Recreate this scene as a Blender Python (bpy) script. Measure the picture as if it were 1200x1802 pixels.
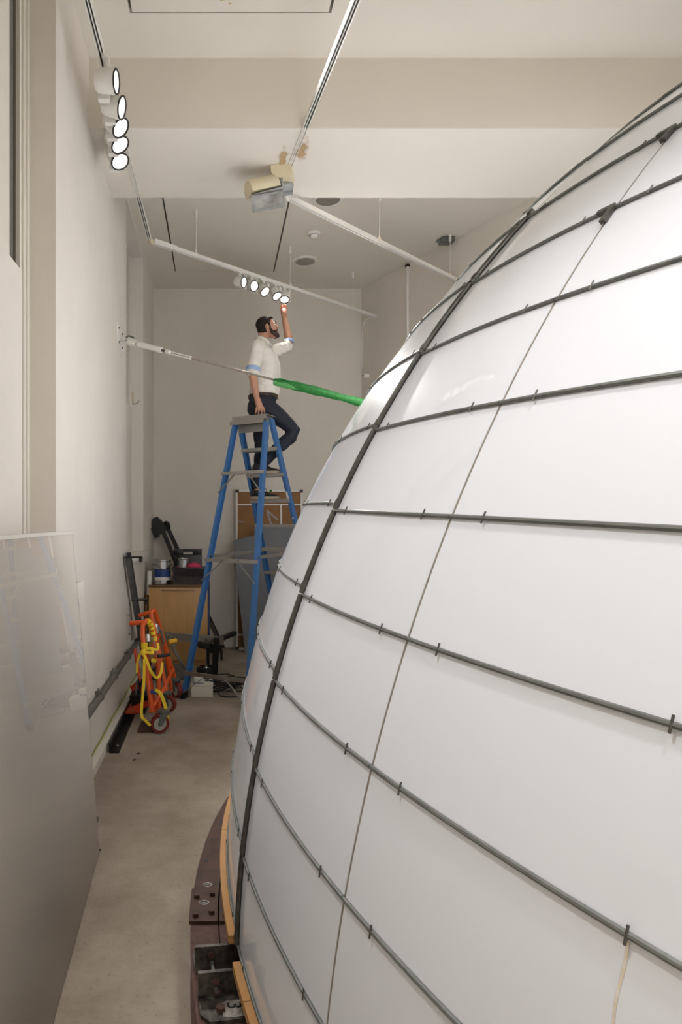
import bpy, bmesh, math, random
from mathutils import Vector, Matrix, Euler, Quaternion
from mathutils import noise as mnoise

random.seed(7)
R = math.radians
PI = math.pi
for o in list(bpy.data.objects):
    bpy.data.objects.remove(o)
scene = bpy.context.scene
col = scene.collection

# ------------------------------------------------------------------ camera (level shift lens)
FPX, PPX, PPY, EYE = 1120.0, 385.0, 922.0, 1.6
cam_d = bpy.data.cameras.new('camera')
cam = bpy.data.objects.new('camera', cam_d)
col.objects.link(cam)
scene.camera = cam
cam.location = (0, 0, EYE)
cam.rotation_euler = (R(90), 0, 0)
cam_d.sensor_fit = 'VERTICAL'
cam_d.sensor_height = 36.0
cam_d.sensor_width = 24.0
cam_d.lens = FPX / 1802 * 36.0
cam_d.shift_x = (600 - PPX) / 1802
cam_d.shift_y = (PPY - 901) / 1802
cam_d.clip_start = 0.05

# ------------------------------------------------------------------ world and exposure
w = bpy.data.worlds.new('room_air')
scene.world = w
w.use_nodes = True
w.node_tree.nodes['Background'].inputs[0].default_value = (1.0, 0.95, 0.88, 1)
w.node_tree.nodes['Background'].inputs[1].default_value = 0.15
scene.view_settings.view_transform = 'Standard'
scene.view_settings.look = 'None'
scene.view_settings.gamma = 1
scene.view_settings.use_curve_mapping = False
scene.view_settings.exposure = 0.0


def area(name, loc, rot, sx, sy, power, color):
    d = bpy.data.lights.new(name, 'AREA')
    d.shape = 'RECTANGLE'
    d.size, d.size_y = sx, sy
    d.energy = power
    d.color = color
    o = bpy.data.objects.new(name, d)
    o.location = loc
    o.rotation_euler = rot
    col.objects.link(o)
    return o


WARM = (1.0, 0.95, 0.86)
NEUT = (1.0, 0.99, 0.97)
# the gallery's ceiling lights, above and behind the photographer
area('gallery_light', (2.0, -1.6, 4.55), (0, 0, 0), 2.4, 1.6, 100, NEUT)
area('gallery_light', (4.6, -1.0, 4.55), (0, 0, 0), 2.4, 1.6, 115, WARM)


def track_beam(loc, target, power, size, rad=0.09):
    """a lamp on the track sections above the frame"""
    d = bpy.data.lights.new('track_beam', 'SPOT')
    d.energy = power
    d.spot_size = R(size)
    d.spot_blend = 1.0
    d.shadow_soft_size = rad
    d.color = (1.0, 0.985, 0.965)
    o = bpy.data.objects.new('track_beam', d)
    o.location = loc
    o.rotation_euler = (Vector(target) - Vector(loc)).to_track_quat('-Z', 'Y').to_euler()
    col.objects.link(o)


# lamps of the second track nearer than the picture shows, turned on the dome
track_beam((0.98, 0.4, 4.05), (0.5, 0.62, 1.3), 125, 68)
track_beam((-0.62, 1.0, 4.05), (0.5, 1.15, 1.3), 135, 54)

# ------------------------------------------------------------------ helpers


def S(x, y, d):
    """surveyed point: photo bearing (x, y) at depth d metres from the tripod"""
    return Vector(((x - PPX) * d / FPX, d, EYE + (PPY - y) * d / FPX))


def lin(c):
    return tuple(((v / 255) / 12.92 if v / 255 <= 0.04045 else ((v / 255 + 0.055) / 1.055) ** 2.4) for v in c)


def mat(name, rgb, rough=0.6, metal=0.0, var=0.0, scale=6.0, bump=0.0, bscale=80.0, rgb2=None, coat=0.0,
        spec=0.5, stretch=None, lo=0.35, hi=0.65):
    m = bpy.data.materials.new(name)
    m.use_nodes = True
    nt = m.node_tree
    b = nt.nodes['Principled BSDF']
    c1 = lin(rgb)
    b.inputs['Base Color'].default_value = (*c1, 1)
    b.inputs['Roughness'].default_value = rough
    b.inputs['Metallic'].default_value = metal
    b.inputs['Specular IOR Level'].default_value = spec
    b.inputs['Coat Weight'].default_value = coat
    b.inputs['Coat Roughness'].default_value = 0.0 if coat == 1.0 else 0.03
    b.inputs['Coat IOR'].default_value = 2.1 if coat == 1.0 else 1.5
    tc = nt.nodes.new('ShaderNodeTexCoord')
    src = tc.outputs['Object']
    if stretch:
        mp = nt.nodes.new('ShaderNodeMapping')
        mp.inputs['Scale'].default_value = stretch
        nt.links.new(src, mp.inputs['Vector'])
        src = mp.outputs['Vector']
    if var or rgb2:
        n = nt.nodes.new('ShaderNodeTexNoise')
        n.inputs['Scale'].default_value = scale
        n.inputs['Detail'].default_value = 6
        n.inputs['Roughness'].default_value = 0.65
        nt.links.new(src, n.inputs['Vector'])
        r = nt.nodes.new('ShaderNodeValToRGB')
        r.color_ramp.elements[0].position = lo
        r.color_ramp.elements[1].position = hi
        if rgb2:
            c2 = lin(rgb2)
        else:
            c2 = tuple(min(1, v * (1 - var)) for v in c1)
        r.color_ramp.elements[0].color = (*c2, 1)
        r.color_ramp.elements[1].color = (*c1, 1)
        nt.links.new(n.outputs['Fac'], r.inputs['Fac'])
        nt.links.new(r.outputs['Color'], b.inputs['Base Color'])
    if bump:
        n2 = nt.nodes.new('ShaderNodeTexNoise')
        n2.inputs['Scale'].default_value = bscale
        n2.inputs['Detail'].default_value = 4
        nt.links.new(src, n2.inputs['Vector'])
        bp = nt.nodes.new('ShaderNodeBump')
        bp.inputs['Strength'].default_value = bump
        bp.inputs['Distance'].default_value = 0.004
        nt.links.new(n2.outputs['Fac'], bp.inputs['Height'])
        nt.links.new(bp.outputs['Normal'], b.inputs['Normal'])
    return m


def emit(name, rgb, strength):
    m = bpy.data.materials.new(name)
    m.use_nodes = True
    nt = m.node_tree
    b = nt.nodes['Principled BSDF']
    b.inputs['Base Color'].default_value = (0.8, 0.8, 0.8, 1)
    b.inputs['Emission Color'].default_value = (*lin(rgb), 1)
    tc = nt.nodes.new('ShaderNodeTexCoord')
    v = nt.nodes.new('ShaderNodeTexVoronoi')
    v.inputs['Scale'].default_value = 34
    nt.links.new(tc.outputs['Object'], v.inputs['Vector'])
    mr = nt.nodes.new('ShaderNodeMapRange')
    mr.inputs['From Max'].default_value = 0.7
    mr.inputs['To Min'].default_value = strength
    mr.inputs['To Max'].default_value = strength * 0.36
    nt.links.new(v.outputs['Distance'], mr.inputs['Value'])
    nt.links.new(mr.outputs['Result'], b.inputs['Emission Strength'])
    return m


class MB:
    """collects shapes, builds ONE mesh object"""

    def __init__(self):
        self.v, self.f = [], []

    def add(self, vs, fs):
        k = len(self.v)
        self.v += [Vector(p) for p in vs]
        self.f += [tuple(i + k for i in f) for f in fs]
        return self

    def hexa(self, p):
        return self.add(p, [(0, 3, 2, 1), (4, 5, 6, 7), (0, 1, 5, 4), (1, 2, 6, 5), (2, 3, 7, 6), (3, 0, 4, 7)])

    def box(self, lo, hi, m=None, ch=0.0):
        if ch > 0:
            x0, y0, z0 = lo
            x1, y1, z1 = hi
            bm = bmesh.new()
            bmesh.ops.create_cube(bm, size=1.0)
            for q in bm.verts:
                q.co = Vector(((x0 + x1) / 2 + q.co.x * (x1 - x0), (y0 + y1) / 2 + q.co.y * (y1 - y0), (z0 + z1) / 2 + q.co.z * (z1 - z0)))
            bmesh.ops.bevel(bm, geom=list(bm.edges), offset=ch, segments=2, affect='EDGES', profile=0.5)
            bm.verts.index_update()
            vs = [q.co.copy() for q in bm.verts]
            fs = [tuple(q.index for q in f.verts) for f in bm.faces]
            bm.free()
            if m is not None:
                vs = [m @ q for q in vs]
            return self.add(vs, fs)
        x0, y0, z0 = lo
        x1, y1, z1 = hi
        p = [Vector(q) for q in ((x0, y0, z0), (x1, y0, z0), (x1, y1, z0), (x0, y1, z0), (x0, y0, z1), (x1, y0, z1), (x1, y1, z1), (x0, y1, z1))]
        if m is not None:
            p = [m @ q for q in p]
        return self.hexa(p)

    def bar(self, a, b, w_, h_, up=(0, 0, 1)):
        a, b = Vector(a), Vector(b)
        d = (b - a).normalized()
        s = d.cross(Vector(up))
        if s.length < 1e-4:
            s = d.cross(Vector((1, 0, 0)))
        s.normalize()
        u = s.cross(d)
        s, u = s * w_ / 2, u * h_ / 2
        return self.hexa([a - s - u, a + s - u, b + s - u, b - s - u, a - s + u, a + s + u, b + s + u, b - s + u])

    def loft(self, rings, cap=True):
        n = len(rings[0])
        vs = [p for r_ in rings for p in r_]
        fs = []
        for i in range(len(rings) - 1):
            for j in range(n):
                fs.append((i * n + j, i * n + (j + 1) % n, (i + 1) * n + (j + 1) % n, (i + 1) * n + j))
        if cap:
            fs.append(tuple(reversed(range(n))))
            fs.append(tuple(range((len(rings) - 1) * n, len(rings) * n)))
        return self.add(vs, fs)

    def tube(self, pts, r, n=10, cap=True, flat=1.0, up=None, closed=False):
        pts = [Vector(p) for p in pts]
        rs = r if isinstance(r, (list, tuple)) else [r] * len(pts)
        rings = []
        ref = Vector(up) if up else None
        prev = None
        for i, p in enumerate(pts):
            if closed:
                t = pts[(i + 1) % len(pts)] - pts[i - 1]
            else:
                t = pts[min(i + 1, len(pts) - 1)] - pts[max(i - 1, 0)]
            t.normalize()
            if prev is None:
                a = ref if ref else (Vector((0, 0, 1)) if abs(t.z) < 0.9 else Vector((1, 0, 0)))
                s = t.cross(a).normalized()
            else:
                s = (prev - t * prev.dot(t)).normalized()
            if ref:
                s = t.cross(ref)
                s = s.normalized() if s.length > 1e-5 else prev
            prev = s
            u = t.cross(s)
            rings.append([p + (s * math.cos(2 * PI * k / n) + u * flat * math.sin(2 * PI * k / n)) * rs[i] for k in range(n)])
        if closed:
            rings.append(rings[0])
            return self.loft(rings, False)
        return self.loft(rings, cap)

    def cyl(self, a, b, r, n=20, r2=None):
        a, b = Vector(a), Vector(b)
        return self.tube([a, b], [r, r if r2 is None else r2], n)

    def limb(self, pr, n=14):
        """tapered chain with rounded ends"""
        pts, rs = [], []
        for i, (p, r_) in enumerate(pr):
            p = Vector(p)
            if i == 0:
                d = (Vector(pr[1][0]) - p).normalized()
                for a in (80, 55, 28):
                    pts.append(p - d * r_ * math.sin(R(a)))
                    rs.append(r_ * math.cos(R(a)))
            pts.append(p)
            rs.append(r_)
            if i == len(pr) - 1:
                d = (p - Vector(pr[-2][0])).normalized()
                for a in (28, 55, 80):
                    pts.append(p + d * r_ * math.sin(R(a)))
                    rs.append(r_ * math.cos(R(a)))
        return self.tube(pts, rs, n)

    def lathe(self, prof, m, n=28, closed=False):
        rings = [[m @ Vector((r_ * math.cos(2 * PI * k / n), r_ * math.sin(2 * PI * k / n), z)) for k in range(n)] for (r_, z) in prof]
        if closed:
            rings.append(rings[0])
        return self.loft(rings, not closed)

    def ellipsoid(self, c, rx, ry, rz, m=None, n=16, k=10):
        c = Vector(c)
        rings = []
        for i in range(k + 1):
            a = -PI / 2 + PI * i / k
            a = max(-PI / 2 + 0.12, min(PI / 2 - 0.12, a))
            ring = []
            for j in range(n):
                q = Vector((rx * math.cos(a) * math.cos(2 * PI * j / n), ry * math.cos(a) * math.sin(2 * PI * j / n), rz * math.sin(a)))
                ring.append(c + (m @ q if m is not None else q))
            rings.append(ring)
        return self.loft(rings)

    def prism(self, poly, a, b):
        """polygon (list of Vector) swept by vectors a..b"""
        a, b = Vector(a), Vector(b)
        return self.loft([[Vector(p) + a for p in poly], [Vector(p) + b for p in poly]])

    def mesh(self, name, material, ang=35):
        me = bpy.data.meshes.new(name)
        me.from_pydata([tuple(p) for p in self.v], [], self.f)
        bm = bmesh.new()
        bm.from_mesh(me)
        bmesh.ops.recalc_face_normals(bm, faces=list(bm.faces))
        bm.to_mesh(me)
        bm.free()
        me.polygons.foreach_set('use_smooth', [True] * len(me.polygons))
        me.set_sharp_from_angle(angle=R(ang))
        me.materials.append(material)
        return me

    def build(self, name, material, parent=None, ang=35):
        o = bpy.data.objects.new(name, self.mesh(name, material, ang))
        col.objects.link(o)
        if parent is not None:
            o.parent = parent
            # vertices are given in world coordinates; undo the parent's placement
            o.matrix_parent_inverse = world_of(parent).inverted()
        return o


def world_of(o):
    m = o.matrix_basis.copy()
    if o.parent is not None:
        return world_of(o.parent) @ o.matrix_parent_inverse @ m
    return m


def tag(o, label=None, cat=None, group=None, kind=None):
    if label:
        o['label'] = label
    if cat:
        o['category'] = cat
    if group:
        o['group'] = group
    if kind:
        o['kind'] = kind
    return o


def empty(name, loc, rot=(0, 0, 0)):
    o = bpy.data.objects.new(name, None)
    o.empty_display_size = 0.1
    o.location = loc
    o.rotation_euler = rot
    col.objects.link(o)
    return o


def thing(name, label, cat, loc=(0, 0, 0), rot=(0, 0, 0), group=None):
    return tag(empty(name, loc, rot), label, cat, group)


def text_part(name, s, size, m, material, parent):
    cu = bpy.data.curves.new(name, 'FONT')
    cu.body = s
    cu.size = size
    cu.extrude = 0.0004
    cu.align_x = 'CENTER'
    cu.align_y = 'CENTER'
    t = bpy.data.objects.new(name, cu)
    col.objects.link(t)
    dg = bpy.context.evaluated_depsgraph_get()
    me = bpy.data.meshes.new_from_object(t.evaluated_get(dg))
    bpy.data.objects.remove(t)
    me.transform(m)
    me.materials.clear()
    me.materials.append(material)
    o = bpy.data.objects.new(name, me)
    col.objects.link(o)
    o.parent = parent
    o.matrix_parent_inverse = world_of(parent).inverted()
    return o


def remeshed(mb, name, material, parent, voxel=0.006, smooth=4, folds=0.0, fs=(9, 9, 16)):
    me = mb.mesh(name, material)
    o = bpy.data.objects.new(name, me)
    col.objects.link(o)
    m1 = o.modifiers.new('r', 'REMESH')
    m1.mode = 'VOXEL'
    m1.voxel_size = voxel
    m2 = o.modifiers.new('s', 'SMOOTH')
    m2.factor = 0.5
    m2.iterations = smooth
    dg = bpy.context.evaluated_depsgraph_get()
    me2 = bpy.data.meshes.new_from_object(o.evaluated_get(dg))
    o.modifiers.clear()
    o.data = me2
    me2.materials.clear()
    me2.materials.append(material)
    if folds:
        ns = [v_.normal.copy() for v_ in me2.vertices]
        for v_, n_ in zip(me2.vertices, ns):
            q_ = Vector((v_.co.x * fs[0], v_.co.y * fs[1], v_.co.z * fs[2] + 6 * v_.co.x))
            a_ = mnoise.noise(q_) * 0.7 + mnoise.noise(q_ * 2.1) * 0.4
            v_.co += n_ * folds * (a_ - abs(a_) * 0.5)
    me2.polygons.foreach_set('use_smooth', [True] * len(me2.polygons))
    o.parent = parent
    o.matrix_parent_inverse = world_of(parent).inverted()
    return o


def frame_to(d, up=(0, 0, 1)):
    """matrix whose local +Z points along d"""
    d = Vector(d).normalized()
    up = Vector(up)
    x = up.cross(d)
    if x.length < 1e-4:
        x = Vector((1, 0, 0))
    x.normalize()
    y = d.cross(x)
    return Matrix((x, y, d)).transposed().to_4x4()


def smooth_path(pts, k=6):
    """Catmull-Rom through points"""
    p = [Vector(q) for q in pts]
    p = [p[0] * 2 - p[1]] + p + [p[-1] * 2 - p[-2]]
    out = []
    for i in range(1, len(p) - 2):
        for j in range(k):
            t = j / k
            out.append(0.5 * ((2 * p[i]) + (p[i + 1] - p[i - 1]) * t + (2 * p[i - 1] - 5 * p[i] + 4 * p[i + 1] - p[i + 2]) * t * t
                              + (3 * p[i] - p[i - 1] - 3 * p[i + 1] + p[i + 2]) * t ** 3))
    out.append(p[-2])
    return out


# ------------------------------------------------------------------ materials
M = {}
M['wall'] = mat('wall_paint', (226, 219, 208), 0.75, var=0.05, scale=1.3, bump=0.05, bscale=120)
M['wall2'] = mat('wall_paint_scuffed', (226, 219, 208), 0.75, var=0.06, scale=2.2, bump=0.05, bscale=120, stretch=(1, 1, 0.6))
M['ceil'] = mat('ceiling_paint', (226, 219, 206), 0.8, var=0.03, scale=0.8)
M['white'] = mat('white_enamel', (232, 229, 222), 0.35, var=0.03, scale=9)
M['offwhite'] = mat('off_white_paint', (222, 216, 203), 0.5, var=0.03, scale=6)
M['slot'] = mat('dark_slot', (70, 58, 42), 0.8, var=0.3, scale=30)
M['conduct'] = mat('track_channel', (52, 49, 45), 0.45, metal=0.3, var=0.2, scale=40)
M['cream'] = mat('cream_metal', (216, 204, 172), 0.45, var=0.04, scale=8)
M['black'] = mat('black_rubber', (24, 24, 25), 0.5, var=0.3, scale=30)
M['blacksteel'] = mat('black_painted_steel', (30, 30, 31), 0.4, metal=0.2, var=0.4, scale=14)
M['chrome'] = mat('bright_metal', (190, 190, 188), 0.22, metal=1.0, var=0.12, scale=20)
M['alu'] = mat('brushed_aluminium', (176, 172, 166), 0.4, metal=0.85, var=0.15, scale=24, stretch=(1, 1, 8))
M['galv'] = mat('galvanised_tube', (128, 131, 128), 0.45, metal=0.55, var=0.25, scale=18)
M['darktube'] = mat('dark_steel_tube', (98, 96, 91), 0.4, metal=0.5, var=0.45, scale=26)
M['acrylic'] = mat('white_acrylic', (230, 233, 241), 0.4, var=0.01, scale=3, spec=0.1, coat=0.8)
M['gasket'] = mat('aged_seam_strip', (150, 140, 126), 0.6, var=0.3, scale=30)
M['rust'] = mat('red_oxide_steel', (86, 56, 45), 0.7, metal=0.0, var=0.0, scale=14, rgb2=(62, 42, 34), bump=0.15, bscale=60)
M['rust2'] = mat('worn_red_oxide', (104, 74, 66), 0.75, metal=0.0, rgb2=(72, 47, 42), scale=30, bump=0.15, bscale=60)
M['bracket'] = mat('mottled_bare_steel', (112, 106, 98), 0.5, metal=0.45, rgb2=(40, 34, 30), scale=22, bump=0.2, bscale=50)
M['ply'] = mat('pine_plank', (184, 136, 80), 0.65, var=0.18, scale=10, stretch=(1, 1, 6))
M['floor'] = None
M['blue'] = mat('blue_fibreglass', (62, 112, 168), 0.42, var=0.10, scale=30, stretch=(1, 1, 0.1))
M['skin'] = mat('skin', (196, 146, 118), 0.5, var=0.10, scale=24)
M['hair'] = mat('dark_brown_hair', (40, 28, 22), 0.95, var=0.4, scale=90, bump=0.5, bscale=220)
M['beard'] = mat('short_beard', (66, 46, 36), 0.7, var=0.4, scale=160, bump=0.4, bscale=260)
M['shirt'] = mat('white_shirt_cotton', (234, 228, 218), 0.8, var=0.03, scale=12, bump=0.5, bscale=22, stretch=(1, 1, 1.6))
M['cuff'] = mat('pale_blue_cuff', (160, 184, 222), 0.8, var=0.06, scale=30)
M['navy'] = mat('navy_trousers', (34, 38, 54), 0.75, var=0.25, scale=16, bump=0.5, bscale=20)
M['belt'] = mat('brown_leather', (62, 44, 36), 0.45, var=0.2, scale=30)
M['shoe'] = mat('black_shoe', (36, 33, 30), 0.6, var=0.3, scale=40)
M['sole'] = mat('tan_sole', (168, 152, 130), 0.7, var=0.15, scale=40)
M['gold'] = mat('gold', (212, 170, 80), 0.25, metal=1.0)
M['green'] = mat('green_mesh_sleeve', (30, 122, 44), 0.7, var=0.0, rgb2=(16, 84, 30), scale=60, bump=0.3, bscale=160)
M['greenpale'] = mat('pale_green_mesh', (96, 168, 96), 0.7, rgb2=(52, 126, 60), scale=90, bump=0.3, bscale=200)
M['birch'] = mat('birch_veneer', (204, 158, 100), 0.45, var=0.12, scale=5, stretch=(6, 6, 0.7))
M['birchedge'] = mat('ply_edge', (120, 90, 58), 0.6, var=0.2, scale=20)
M['cork'] = mat('hardboard_back', (150, 108, 66), 0.7, var=0.14, scale=14)
M['grey'] = mat('grey_panel', (122, 124, 128), 0.5, var=0.05, scale=4)
M['orange'] = mat('orange_paint', (222, 90, 26), 0.38, var=0.15, scale=18)
M['redor'] = mat('red_orange_paint', (214, 70, 30), 0.4, var=0.2, scale=18)
M['yellow'] = mat('yellow_webbing', (240, 206, 40), 0.65, var=0.12, scale=60, bump=0.3, bscale=300)
M['maroon'] = mat('maroon_tyre', (122, 38, 32), 0.45, var=0.15, scale=20)
M['wheelgrey'] = mat('grey_wheel', (186, 182, 172), 0.5, var=0.08, scale=20)
M['darkblue'] = mat('dark_blue', (34, 62, 122), 0.5, var=0.15, scale=20)
M['pink'] = mat('pink_cloth', (206, 64, 104), 0.8, var=0.2, scale=60, bump=0.5, bscale=90)
M['bag'] = mat('dark_plastic_wrap', (66, 64, 64), 0.28, var=0.4, scale=24, bump=0.9, bscale=30)
M['plastic'] = mat('black_plastic', (26, 26, 27), 0.38, var=0.2, scale=20)
M['steelgrey'] = mat('grey_steel', (118, 118, 116), 0.45, metal=0.4, var=0.35, scale=20)
M['pipe'] = mat('grey_pipe', (112, 108, 104), 0.5, metal=0.2, var=0.2, scale=14)
M['cable'] = mat('yellow_green_wire', (180, 178, 70), 0.5, rgb2=(120, 150, 50), scale=30)
M['stain'] = mat('rust_run', (230, 224, 213), 0.5, rgb2=(216, 196, 162), scale=40)
M['damp'] = mat('damp_patch', (205, 184, 148), 0.8, rgb2=(184, 150, 100), scale=22)
M['paintmark'] = mat('white_paint_mark', (178, 172, 164), 0.7, rgb2=(140, 130, 122), scale=60)
M['ink'] = mat('black_stencil_ink', (28, 28, 28), 0.7, var=0.2, scale=30)
M['purple'] = mat('purple_marker', (66, 54, 130), 0.6, var=0.2, scale=60)
M['lens'] = emit('lit_lamp_lens', (255, 250, 242), 1.9)
M['roll'] = mat('paper_roll', (226, 222, 214), 0.8, var=0.05, scale=20)
M['smoke'] = mat('grey_glass_shield', (170, 172, 172), 0.2, metal=0.2, var=0.25, scale=9)


def floor_mat():
    m = mat('concrete_floor', (140, 129, 115), 0.78, bump=0.25, bscale=110)
    nt = m.node_tree
    b = nt.nodes['Principled BSDF']
    tc = nt.nodes['Texture Coordinate']
    n1 = nt.nodes.new('ShaderNodeTexNoise')
    n1.inputs['Scale'].default_value = 1.7
    n1.inputs['Detail'].default_value = 9
    n1.inputs['Roughness'].default_value = 0.7
    nt.links.new(tc.outputs['Object'], n1.inputs['Vector'])
    r1 = nt.nodes.new('ShaderNodeValToRGB')
    e = r1.color_ramp.elements
    e[0].position, e[0].color = 0.32, (*lin((138, 125, 109)), 1)
    e[1].position, e[1].color = 0.62, (*lin((170, 157, 141)), 1)
    nt.links.new(n1.outputs['Fac'], r1.inputs['Fac'])
    n2 = nt.nodes.new('ShaderNodeTexNoise')
    n2.inputs['Scale'].default_value = 60
    n2.inputs['Detail'].default_value = 8
    nt.links.new(tc.outputs['Object'], n2.inputs['Vector'])
    r2 = nt.nodes.new('ShaderNodeValToRGB')
    r2.color_ramp.elements[0].position, r2.color_ramp.elements[0].color = 0.25, (0.6, 0.57, 0.53, 1)
    r2.color_ramp.elements[1].position, r2.color_ramp.elements[1].color = 0.42, (1, 1, 1, 1)
    nt.links.new(n2.outputs['Fac'], r2.inputs['Fac'])
    mx = nt.nodes.new('ShaderNodeMix')
    mx.data_type = 'RGBA'
    mx.blend_type = 'MULTIPLY'
    mx.inputs[0].default_value = 0.7
    nt.links.new(r1.outputs['Color'], mx.inputs[6])
    nt.links.new(r2.outputs['Color'], mx.inputs[7])
    nt.links.new(mx.outputs[2], b.inputs['Base Color'])
    return m


M['floor'] = floor_mat()

# ================================================================== THE ROOM
CZ = 4.65            # ceiling
XW, XR = -0.848, -0.985   # left wall face, back of its window recesses
YB = 8.25            # back wall
XE, YS = 9.0, -3.6   # far side of the hall, wall behind the photographer
BZ, B0, B1 = 4.19, 4.167, 5.054   # ceiling beam: underside, near face, far face


def struct(mb, name, m, parent=None, label=None):
    o = mb.build(name, m, parent, ang=30)
    if parent is None:
        o['kind'] = 'structure'
        if label:
            o['label'] = label
    return o


mb = MB().box((-1.3, YS - 0.2, -0.1), (XE + 0.2, YB + 0.2, 0))
floor = struct(mb, 'floor', M['floor'], label='worn pale concrete floor')

# ceiling with two flush access hatches and holes left for nothing else
hx0, hx1 = -0.533, 0.672
hatches = [(2.55, 3.80), (5.55, 7.694)]
mb = MB()
ys = [YS - 0.2, hatches[0][0], hatches[0][1], hatches[1][0], hatches[1][1], YB + 0.2]
for i in range(5):
    if i % 2 == 0:
        mb.box((-1.3, ys[i], CZ), (XE + 0.2, ys[i + 1], CZ + 0.12))
    else:
        mb.box((-1.3, ys[i], CZ), (hx0, ys[i + 1], CZ + 0.12))
        mb.box((hx1, ys[i], CZ), (XE + 0.2, ys[i + 1], CZ + 0.12))
ceiling = struct(mb, 'ceiling', M['ceil'], label='off-white plaster ceiling')
for y0, y1 in hatches:
    g = 0.017
    MB().box((hx0 + g, y0 + g, CZ - 0.002), (hx1 - g, y1 - g * 0.6, CZ + 0.05)).build('hatch_panel', M['ceil'], ceiling)
    MB().box((hx0, y0, CZ + 0.06), (hx1, y1, CZ + 0.1)).build('hatch_recess', M['slot'], ceiling)
# water mark on the near hatch
mb = MB()
for k in range(5):
    c = Vector((0.07 + random.uniform(-0.06, 0.07), 3.70 + random.uniform(-0.05, 0.04), CZ - 0.0026))
    rr = random.uniform(0.006, 0.016)
    mb.add([c + Vector((rr * (1 + 0.3 * math.sin(3 * a)) * math.cos(a) * 1.4, rr * math.sin(a), 0)) for a in [i * PI / 6 for i in range(12)]], [tuple(range(12))])
mb.build('water_stain', M['damp'], ceiling)

# left wall: three full-depth piers and the window spandrels
mb = MB()
piers = [(3.31, 5.83), (7.14, YB)]
for y0, y1 in piers:
    mb.box((-1.3, y0, 0), (XW, y1, CZ))
mb.box((-1.3, YS, 0), (XW, 0.6, CZ))
mb.box((-1.3, 0.6, 0), (XW, 3.31, 1.24))
mb.box((-1.3, 5.83, 0), (XW, 7.14, 1.24))
mb.box((-1.3, 5.83, 4.59), (XW, 7.14, CZ))
mb.box((-1.3, 0.6, 4.59), (XW, 3.31, CZ))
mb.box((-1.3, 0.6, 1.24), (-1.08, 3.31, 4.59))
mb.box((-1.3, 5.83, 1.24), (-1.08, 7.14, 4.59))
wall_left = struct(mb, 'wall_left', M['wall2'], label='white side wall with two tall window recesses')

mb = MB().box((-1.3, YB, 0), (XE + 0.2, YB + 0.2, CZ))
wall_back = struct(mb, 'wall_back', M['wall2'], label='white end wall behind the stepladder')
MB().box((-1.3, YS - 0.2, 0), (XE + 0.2, YS, CZ)).build('wall_front', M['wall'])['kind'] = 'structure'
MB().box((XE, YS, 0), (XE + 0.2, YB, CZ)).build('wall_east', M['wall'])['kind'] = 'structure'

# slanting right-hand wall, opened below where the dome stands
cx0 = 1.849
u = Vector((0.47, -1, 0)).normalized()


def rw(y):
    return Vector((cx0 + 0.47 * (YB - y), y, 0))


nrm = Vector((1, 0.47, 0)).normalized() * 0.12
mb = MB()


def wall_piece(ya, yb, z0, z1):
    a, b = rw(ya), rw(yb)
    mb.hexa([a + Vector((0, 0, z0)), b + Vector((0, 0, z0)), b + nrm + Vector((0, 0, z0)), a + nrm + Vector((0, 0, z0)),
             a + Vector((0, 0, z1)), b + Vector((0, 0, z1)), b + nrm + Vector((0, 0, z1)), a + nrm + Vector((0, 0, z1))])


wall_piece(YB, 6.1, 0, CZ)
wall_piece(6.1, B1, 3.75, CZ)
wall_right = struct(mb, 'wall_right', M['wall2'], label='white wall running at a slant behind the dome')

# dropped ceiling beam
mb = MB().box((-1.0, B0, BZ), (XE, B1, CZ + 0.02))
beam = struct(mb, 'trim_1', M['ceil'], label='deep white ceiling beam crossing the room')
# damp stain on its underside, either side of the track


def damp_mat():
    m = bpy.data.materials.new('damp_patch_soft')
    m.use_nodes = True
    nt = m.node_tree
    bs = nt.nodes['Principled BSDF']
    bs.inputs['Base Color'].default_value = (*lin((196, 160, 108)), 1)
    bs.inputs['Roughness'].default_value = 0.8
    tr_ = nt.nodes.new('ShaderNodeBsdfTransparent')
    mx_ = nt.nodes.new('ShaderNodeMixShader')
    tc = nt.nodes.new('ShaderNodeTexCoord')
    mp = nt.nodes.new('ShaderNodeMapping')
    mp.inputs['Location'].default_value = (-1, -1, 0)
    mp.inputs['Scale'].default_value = (2, 2, 0)
    nt.links.new(tc.outputs['Generated'], mp.inputs['Vector'])
    gr = nt.nodes.new('ShaderNodeTexGradient')
    gr.gradient_type = 'SPHERICAL'
    nt.links.new(mp.outputs['Vector'], gr.inputs['Vector'])
    no = nt.nodes.new('ShaderNodeTexNoise')
    no.inputs['Scale'].default_value = 14
    no.inputs['Detail'].default_value = 6
    nt.links.new(tc.outputs['Object'], no.inputs['Vector'])
    mu = nt.nodes.new('ShaderNodeMath')
    mu.operation = 'MULTIPLY_ADD'
    nt.links.new(gr.outputs['Fac'], mu.inputs[0])
    mu.inputs[1].default_value = 0.8
    nt.links.new(no.outputs['Fac'], mu.inputs[2])
    mr = nt.nodes.new('ShaderNodeMapRange')
    mr.inputs['From Min'].default_value = 0.72
    mr.inputs['From Max'].default_value = 1.1
    mr.inputs['To Max'].default_value = 0.7
    nt.links.new(mu.outputs[0], mr.inputs['Value'])
    nt.links.new(mr.outputs['Result'], mx_.inputs[0])
    nt.links.new(tr_.outputs[0], mx_.inputs[1])
    nt.links.new(bs.outputs[0], mx_.inputs[2])
    nt.links.new(mx_.outputs[0], nt.nodes['Material Output'].inputs['Surface'])
    return m


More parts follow.
